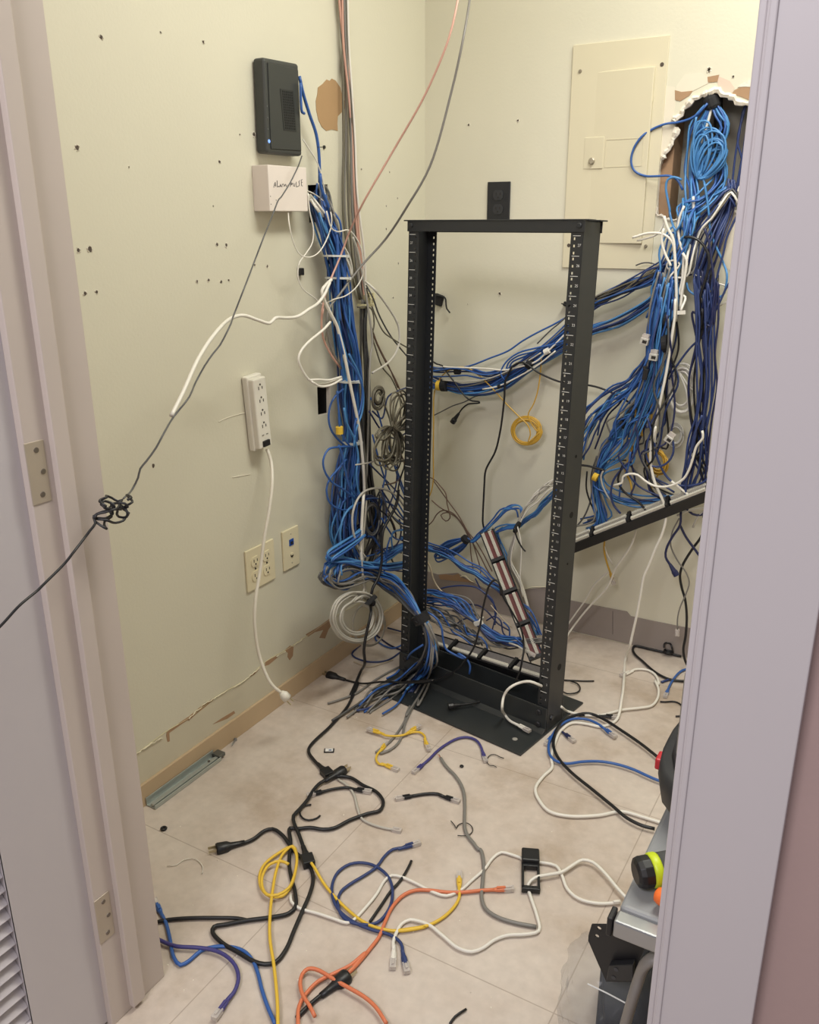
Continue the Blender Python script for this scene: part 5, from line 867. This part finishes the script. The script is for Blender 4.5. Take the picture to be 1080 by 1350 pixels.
# metal channel by the left wall
P0, P1 = at(192, 1062, 'F', .0), at(293, 985, 'F', .0); P0 = Vector((XL+.024, P0.y, 0)); P1 = Vector((XL+.026, P1.y-.045, 0)); d_ = (P1-P0).normalized(); R_ = Matrix((d_, d_.cross(Vector((0, 0, 1))), Vector((0, 0, 1)))).transposed(); c_ = (P0+P1)/2; L_ = (P1-P0).length
GALV = mat('galvanised_steel', (182, 188, 184), .38, metal=.6, var=.1); t_ = root('metal_rail', c_, 'galvanised metal channel lying along left wall base', 'metal rail')
b = MB(); b.box(c_+Vector((0, 0, .002)), (L_, .030, .002), R_); b.box(c_+R_.col[1]*.014+Vector((0, 0, .006)), (L_, .002, .010), R_); b.box(c_-R_.col[1]*.014+Vector((0, 0, .011)), (L_, .002, .022), R_); b.box(c_+R_.col[1]*.003+Vector((0, 0, .007)), (L_*.98, .010, .006), R_); b.build('channel', GALV, t_, bevel=.0006)
b = MB(); b.box(P1+d_*.006+Vector((0, 0, .010)), (.022, .026, .010), R_); b.build('end_latch', mat('dark_galvanised', (110, 112, 108), .4, metal=.6), t_, bevel=.002)
b = MB(); b.lathe(P1-d_*.03+Vector((0, 0, .0112)), (0, 0, 1), [(0, .0035), (.0004, .0035)], 10); b.build('rivet_hole', HOLE, t_)
# black clip frame in the middle
q = [at(500+x_/2.7, 920+y_/2.7, 'F', .003) for x_, y_ in ((505, 560), (570, 562), (572, 700), (508, 695))]; c_ = sum(q, Vector())/4; dy_ = ((q[0]+q[1])/2-(q[3]+q[2])/2); Ly = dy_.length; dy_.normalize(); dx_ = ((q[1]+q[2])/2-(q[0]+q[3])/2); Lx = dx_.length; dx_ = (dx_-dy_*dx_.dot(dy_)).normalized(); R_ = Matrix((dx_, dy_, dx_.cross(dy_))).transposed()
t_ = root('cable_ring', c_, 'black rectangular plastic cable guide ring on floor with white cable through', 'cable guide'); H_ = .012
b = MB()
for (dx, dy, w_, h_) in ((-.43, -.12, .14, .76), (.43, -.12, .14, .76), (0, -.45, 1, .09), (0, .13, 1, .07)): b.box(c_+dx_*(dx*Lx)+dy_*(dy*Ly)+Vector((0, 0, H_/2)), (w_*Lx, h_*Ly, H_), R_)
b.build('guide_frame', DARK, t_, bevel=.0015); b = MB(); b.box(c_+dy_*(.33*Ly)+Vector((0, 0, .012)), (Lx, Ly*.34, .018), R_); b.build('mounting_foot', DARK, t_, bevel=.003)
# right-hand floor group
cable('m', 'F.010 470,395 440,385 400,368 350,345 290,325 220,312 150,312 80,320 40,310 15,285 12,240 30,200 60,165 110,143 160,145 200,160 235,185', 'blue', .0036, 'blue patch cable looped right of the rack base, plug facing camera', ends=(None, 'rj'), seg=8)
cable('m', 'F.012 430,578 380,565 320,535 260,485 180,420 100,355 50,300 30,250 40,190 70,150 120,128 170,122 220,140 300,190 380,245 450,300 495,330', 'black', .0040, 'black cord forming big loop right of the rack base', 'power cable', 'power_cable', seg=9)
cable('m', 'F.006 65,195 75,203', 'navy', .0034, 'dark patch cable stub with clear plug right of rack foot', ends=(None, 'rj'), seg=8)
cable('m', 'F.006 45,180 20,215', 'blue', .0034, 'blue patch cable stub with clear plug at base plate corner', ends=(None, 'rj'), seg=8)
cable('m', 'F.008 130,130 180,128 230,132', 'black', .0030, 'short black patch cable stub beneath black cord loop', ends=(None, 'rj'), seg=8)
cable('m', 'F.05 60,95 F.008 90,115 150,128 220,128 300,108 370,100 415,92 440,65 445,25 430,-10 @u F.006 345,930 340,870 300,800 230,755 150,740 60,745 10,775', 'white', .0036, 'white patch cable looping from rack foot to the back right', ends=(None, 'rj'), seg=8)
cable('u', 'F.006 790,290 700,295 620,308 500,345 380,385 250,410 130,430 60,465 40,510 70,570 150,640 260,740 370,815 480,860 600,880 690,880 745,868', 'black', .0038, 'black cord looping along base of back wall at right', 'power cable', 'power_cable', seg=8)
cable('u', 'F.006 780,750 700,738 640,750 580,790 530,850 490,910 455,990', 'blue', .0034, 'short blue patch cable near door casing at right', ends=(None, 'rj'), seg=8)
cable('u', 'F.005 380,893 470,862', 'dark blue', .0036, 'blue cable scrap beside black cord near back wall', name='cable_scrap'); cable('l', 'F.006 466,-60 484,-78', 'blue', .0036, 'tiny blue cable scrap right of the rack on floor', name='cable_scrap')
cable('u', 'F.004 365,1125 430,1128 510,1122 570,1135 620,1170 660,1220 672,1260 640,1290 550,1300', 'black', .0024, 'black zip tie curled near door casing', 'zip tie', 'zip_tie')
cable('w', 'F.004 960,525 1010,527 1080,530 1140,530', 'black', .0022, 'straight black zip tie sticking out behind right post', 'zip tie', 'zip_tie'); cable('w', 'F.006 1000,530 1040,545 1058,575 1040,598 980,605 950,590', 'black', .0022, 'bent black zip tie behind right post', 'zip tie', 'zip_tie')
p = at(830+470/9, 800+520/9, 'F', .020); coil('u', 470, 520, 65, 40, 4, 'F', .012, 'black', .0030, 'small coiled black cord bundle at base of back wall', lead_out='F.04 500,470 490,425 450,415 415,440 410,480', rvar=.3, thick=.01)
cable('l', 'F.004 252,1160 270,1135 310,1108', 'black', .0022, 'thin black zip tie scrap at bottom centre of floor', 'zip tie', 'zip_tie')
rnd = random.Random(5)
dbg = MB()
for k_ in range(70):
    x_, y_ = rnd.uniform(220, 840), rnd.uniform(880, 1330); q = at(x_, y_, 'F', 0)
    if q.x < XL+.04 or q.y > 2.4 or (-1.25 < q.x < -.6 and 1.72 < q.y < 2.2): continue
    dbg.lathe(q, (rnd.uniform(-.5, .5), rnd.uniform(-.5, .5), 1), [(0, rnd.uniform(.0006, .0022)), (rnd.uniform(.0006, .0018), .0004)], 5)
tag(dbg.build('plaster_crumbs', PLASTER, None), 'scattered pale plaster crumbs over the tile floor', 'debris', kind='stuff')
# ---------------- step stool with tools, right edge ----------------
ALU = mat('stool_aluminium', (168, 170, 172), .34, metal=.75); GREYP = mat('stool_grey_tread', (140, 142, 144), .5, var=.08)
SX0, SY0, SZ = -.243, .962, .40
st = root('step_stool', Vector((-.05, 1.10, 0)), 'grey metal step stool beside the doorway holding tools', 'step stool')
b = MB(); b.box((SX0+.225, SY0+.155, SZ-.009), (.43, .30, .018)); b.build('tread', GREYP, st, bevel=.007, segs=3)
b = MB(); b.box((SX0+.235, SY0-.008, SZ-.018), (.45, .024, .028)); b.build('front_rail', ALU, st, bevel=.003)
b = MB(); b.box((SX0+.005, SY0-.008, SZ-.018), (.008, .026, .031)); b.build('rail_end_cap', DARK, st, bevel=.002)
for xx in (0, 1):
    if xx == 0:
        P = [p for p, _ in path('t', 'Y.965 1000,425 890,420 Y.96 800,440 735,500 695,600 Y.95 650,740 590,950')]; e_ = P[-1]+(P[-1]-P[-2])*((.012-P[-1].z)/(P[-1].z-P[-2].z)); P.append(e_)
    else: P = [Vector((SX0+.30, SY0+.01, SZ-.055)), Vector((SX0+.36, SY0, SZ-.062)), Vector((SX0+.395, SY0-.006, SZ-.085)), Vector((SX0+.415, SY0-.015, SZ-.14)), Vector((SX0+.44, SY0-.02, SZ-.26)), Vector((SX0+.46, SY0-.03, .012))]
    b = MB(); b.tube(cat_rom(P, .012), .011, 10, flat=.7); l_ = b.build('leg', mat('grey_leg_paint', (134, 130, 126), .45, metal=.2), st, smooth=True); b = MB(); b.lathe(P[-1]+Vector((0, 0, -.012)), (0, 0, 1), [(0, .014), (.03, .013)], 12); b.build('rubber_foot', DARK, l_)
for xx in (.16, .40):
    P = [Vector((SX0+xx, SY0+.26, SZ-.02)), Vector((SX0+xx, SY0+.30, SZ-.2)), Vector((SX0+xx+.01, SY0+.34, .012))]
    b = MB(); b.tube(cat_rom(P, .02), .010, 10); l_ = b.build('leg', mat('grey_leg_paint', (134, 130, 126), .45, metal=.2), st, smooth=True); b = MB(); b.lathe(P[-1]+Vector((0, 0, -.012)), (0, 0, 1), [(0, .013), (.03, .012)], 12); b.build('rubber_foot', DARK, l_)
b = MB(); b.box((SX0+.10, SY0+.006, SZ-.052), (.075, .006, .034), Matrix.Rotation(.1, 3, 'Y')); b.build('leg_bracket', mat('grey_leg_paint', (134, 130, 126), .45, metal=.2), st)
# black shop vacuum shaped case with red latch
BK = mat('tool_case_black', (46, 47, 50), .5, var=.05); c0 = Vector((-.122, 1.275, SZ+.001)); tb = root('tool_case', c0, 'rounded black plastic tool case with red latch standing on step stool', 'tool case')
def sup(c, ax_, ay_, prof, n=4, seg=28, m=BK, name='case_body', parent=None):
    b = MB(); vs = []
    for (z, k) in prof:
        for i in range(seg):
            t = 2*math.pi*i/seg; co, si = math.cos(t), math.sin(t); r_ = (abs(co)**n+abs(si)**n)**(-1/n); vs.append(c+Vector((ax_*k*r_*co, ay_*k*r_*si, z)))
    P_ = len(prof); fs = [(i*seg+k, i*seg+(k+1) % seg, (i+1)*seg+(k+1) % seg, (i+1)*seg+k) for i in range(P_-1) for k in range(seg)]+[tuple(range(seg))[::-1], tuple((P_-1)*seg+k for k in range(seg))]
    b.add(vs, fs); return b.build(name, m, parent, smooth=True)
sup(c0, .132, .145, [(0, .78), (.006, .84), (.03, .96), (.06, 1.0), (.084, .99), (.088, .95)], 3, parent=tb)
sup(c0+Vector((.008, .01, .088)), .124, .140, [(0, .96), (.003, 1.0), (.02, .98), (.04, .88), (.056, .70), (.066, .45), (.070, .1)], 3, m=mat('tool_case_lid', (58, 60, 64), .42), name='case_lid', parent=tb)
b = MB(); b.box(c0+Vector((-.128, -.050, .072)), (.014, .028, .020)); b.build('latch', mat('red_latch', (186, 38, 48), .4), tb, bevel=.003)['label'] = 'red latch'
b = MB(); b.tube(cat_rom([c0+Vector((-.06, .10, .125)), c0+Vector((-.055, .07, .165)), c0+Vector((-.04, -.0, .172)), c0+Vector((-.03, -.05, .13))], .01), .011, 8); b.build('carry_handle', BK, tb, smooth=True)
# work light, yellow-green and black
LIME = mat('lime_plastic', (196, 214, 40), .4); GR2 = mat('tool_grey', (74, 76, 76), .45)
a0 = at(841, 1151, 'F', .428); ad = Vector((.76, .62, .08)).normalized(); wl_ = root('work_light', a0, 'black and lime-green handheld work light lying on step stool', 'work light')
b = MB(); b.lathe(a0-ad*.004, ad, [(0, .015), (.003, .0205), (.010, .0225), (.022, .0225)], 12); b.build('lamp_head', DARK, wl_, bevel=.001)
b = MB(); b.lathe(a0+ad*.018, ad, [(0, .0222), (.002, .0240), (.010, .0240), (.013, .0225)], 24); b.build('lime_ring', LIME, wl_, smooth=True)['label'] = 'lime green collar'
b = MB(); b.lathe(a0+ad*.030, ad, [(0, .0225), (.02, .0225), (.08, .0215), (.16, .021), (.19, .018)], 20); bd_ = b.build('light_body', GR2, wl_, smooth=True)
sn = ad.cross(Vector((0, 0, 1))).normalized(); un = sn.cross(ad)
b = MB(); b.box(a0+ad*.10+un*.0220, (.11, .018, .005), Matrix((ad, sn, un)).transposed()); b.build('top_ridge', mat('ridge_grey', (96, 98, 98), .4), wl_, bevel=.002)
b = MB(); b.lathe(a0+ad*.040+sn*.0205+un*.008, (sn+un*.3), [(0, .004), (.003, .0035)], 14); b.build('side_button', DARK, wl_)
b = MB(); b.lathe(a0+ad*.066+sn*.018-un*.006, sn, [(0, .010), (.005, .009)], 16); b.build('lime_pad', LIME, wl_, bevel=.002)
b = MB(); q = a0+ad*.070+sn*.013+un*.014; b.tube([q+ad*(.019*math.cos(t))+un*(.019*math.sin(t)+.004)+sn*.008 for t in [k*math.pi/10 for k in range(21)]], .003, 8); b.build('hang_ring', DARK, wl_, smooth=True)
a1 = at(869, 1180, 'F', .420); ad = Vector((.93, -.30, .06)).normalized(); sc_ = root('hand_tool', a1, 'orange and black tool handle on step stool in front of work light', 'tool')
b = MB(); b.tube([a1-ad*.005, a1-ad*.002, a1+ad*.004, a1+ad*.018, a1+ad*.021], [.005, .0105, .0125, .0120, .010], 14); b.build('orange_butt', mat('orange_plastic', (242, 118, 52), .4), sc_, smooth=True)['label'] = 'orange handle end'
b = MB(); b.tube([a1+ad*.018-Vector((0, 0, .004)), a1+ad*.03, a1+ad*.10, a1+ad*.13], [.010, .0145, .013, .006], 12); b.build('grip', DARK, sc_, smooth=True)
cable('s', 'F.010 60,1008 80,1003 120,1000', 'white', .003, 'white cable tip tucked under step stool tread', seg=6)
# black bracket with two holes and plastic bag of parts below
def TP(s_, y_): return [p for p, _ in path('t', 'Y%g ' % y_ + s_)]
YB_ = 1.03; o_ = TP('270,130 600,135 740,200 790,240 760,310 690,460 640,640 400,635 330,480 240,270 242,225', YB_)
hs = []
for hx, hy in ((337, 163), (318, 233)):
    c_ = TP('%d,%d' % (hx, hy), YB_)[0]; hs.append([c_+Vector((.0036*math.cos(t), 0, .0036*math.sin(t))) for t in [-k*math.pi/6 for k in range(12)]])
t_ = root('metal_bracket', (o_[0]+o_[6])/2, 'flat black metal bracket with two round holes leaning under step stool', 'bracket')
o2 = slab_holes('bracket_plate', o_, hs, (0, .003, 0), DARK, DARK, kind=False); o2.parent = t_; o2.location = -t_.location
q = TP('425,495 640,485 640,635 400,632', YB_-.014); b = MB(); b.prism(q, Vector((0, .012, 0))); b.build('bracket_flange', mat('satin_black', (34, 35, 38), .3), t_, bevel=.001)
b = MB()
for hx, hy in ((488, 528), (466, 600)): c_ = TP('%d,%d' % (hx, hy), YB_-.0145)[0]; b.lathe(c_, (0, -1, 0), [(0, .0034), (.0005, .0034)], 14)
b.each('flange_hole', mat('hole_grey', (70, 70, 72), .7), t_)
bp = root('plastic_bag', Vector((-.25, 1.15, 0)), 'clear plastic bag of dark parts on floor under step stool', 'bag')
film = bpy.data.materials.new('clear_film'); film.use_nodes = True; pb_ = film.node_tree.nodes['Principled BSDF']; pb_.inputs['Base Color'].default_value = (.35, .36, .38, 1); pb_.inputs['Roughness'].default_value = .18; pb_.inputs['Alpha'].default_value = .16
rnd = random.Random(21); bm = bmesh.new(); bmesh.ops.create_icosphere(bm, subdivisions=5, radius=1)
from mathutils import noise
for v in bm.verts:
    d_ = v.co.copy(); n_ = noise.noise(d_*2.1+Vector((3, 1, 0)))*.16+noise.noise(d_*5)*.07+abs(noise.noise(d_*9))*.05; k_ = 1+n_
    v.co = Vector((d_.x*.100*k_, d_.y*.14*k_, d_.z*.085*k_)); v.co.z = max(v.co.z, -.080)
me = bpy.data.meshes.new('bag_film'); bm.to_mesh(me); bm.free()
for p_ in me.polygons: p_.use_smooth = True
o_ = link('bag_film', me, film, bp); o_.location = Vector((-.000, -.035, .082))
DG = mat('glossy_black_part', (20, 22, 32), .55, spec=.15)
for nm, c_, d_, rz, l_ in (('parts_tray', (-.215, 1.125, .065), (.15, .17, .12), .25, 'glossy black tray inside the plastic bag'), ('black_panel', (-.20, 1.09, .135), (.15, .11, .006), .35, 'glossy dark panel lying on top of the bagged tray')):
    b = MB(); b.box(c_, d_, Matrix.Rotation(rz, 3, 'Z') @ Matrix.Rotation(.12, 3, 'X')); tag(b.build(nm, DG, None, bevel=.006, segs=3), l_, 'tray' if 'tray' in nm else 'panel')
b = MB(); q = TP('235,655 400,735 570,825', 1.03); b.tube(cat_rom(q, .01), .0012, 5); b.build('bag_seam', mat('bag_edge_gloss', (214, 214, 214), .2), bp)
# ---------------- past three hundred cables: the smallest become one mass ----------------
bpy.context.view_layer.update()
def size_of(o):
    me = o.data; P = [CAM] ; x0 = y0 = 1e9; x1 = y1 = -1e9
    for v in list(me.vertices)[::12]:
        d = o.matrix_world @ v.co - CAM; z = d.dot(fw)
        if z > .05: X_ = d.dot(r2)/z; Y_ = d.dot(u2)/z; x0, x1, y0, y1 = min(x0, X_), max(x1, X_), min(y0, Y_), max(y1, Y_)
    return math.hypot(x1-x0, y1-y0)
single = [o for o in bpy.data.objects if o.name.split('.')[0] == 'network_cable' and o.parent is None and o.type == 'MESH']
nroot = len([o for o in bpy.data.objects if o.name.split('.')[0] == 'network_cable' and o.parent is None and o.type == 'EMPTY'])
single.sort(key=lambda o: -size_of(o)-(10 if not o.get('group') else 0)); rest = single[300-nroot:]
if rest:
    mb = bmesh.new(); mats_ = []
    for o in rest:
        m_ = o.data.materials[0]
        if m_ not in mats_: mats_.append(m_)
        a = len(mb.faces); mb.from_mesh(o.data); mb.faces.ensure_lookup_table(); k_ = mats_.index(m_)
        for f in mb.faces[a:]: f.material_index = k_; f.smooth = True
    me = bpy.data.meshes.new('network_cable_tangle'); mb.to_mesh(me); mb.free(); o = bpy.data.objects.new('network_cable_tangle', me); COL.objects.link(o)
    for m_ in mats_: me.materials.append(m_)
    tag(o, 'countless shorter blue, grey and white cables filling the tangled bundles', 'cables', kind='stuff')
    for q in rest: bpy.data.objects.remove(q)
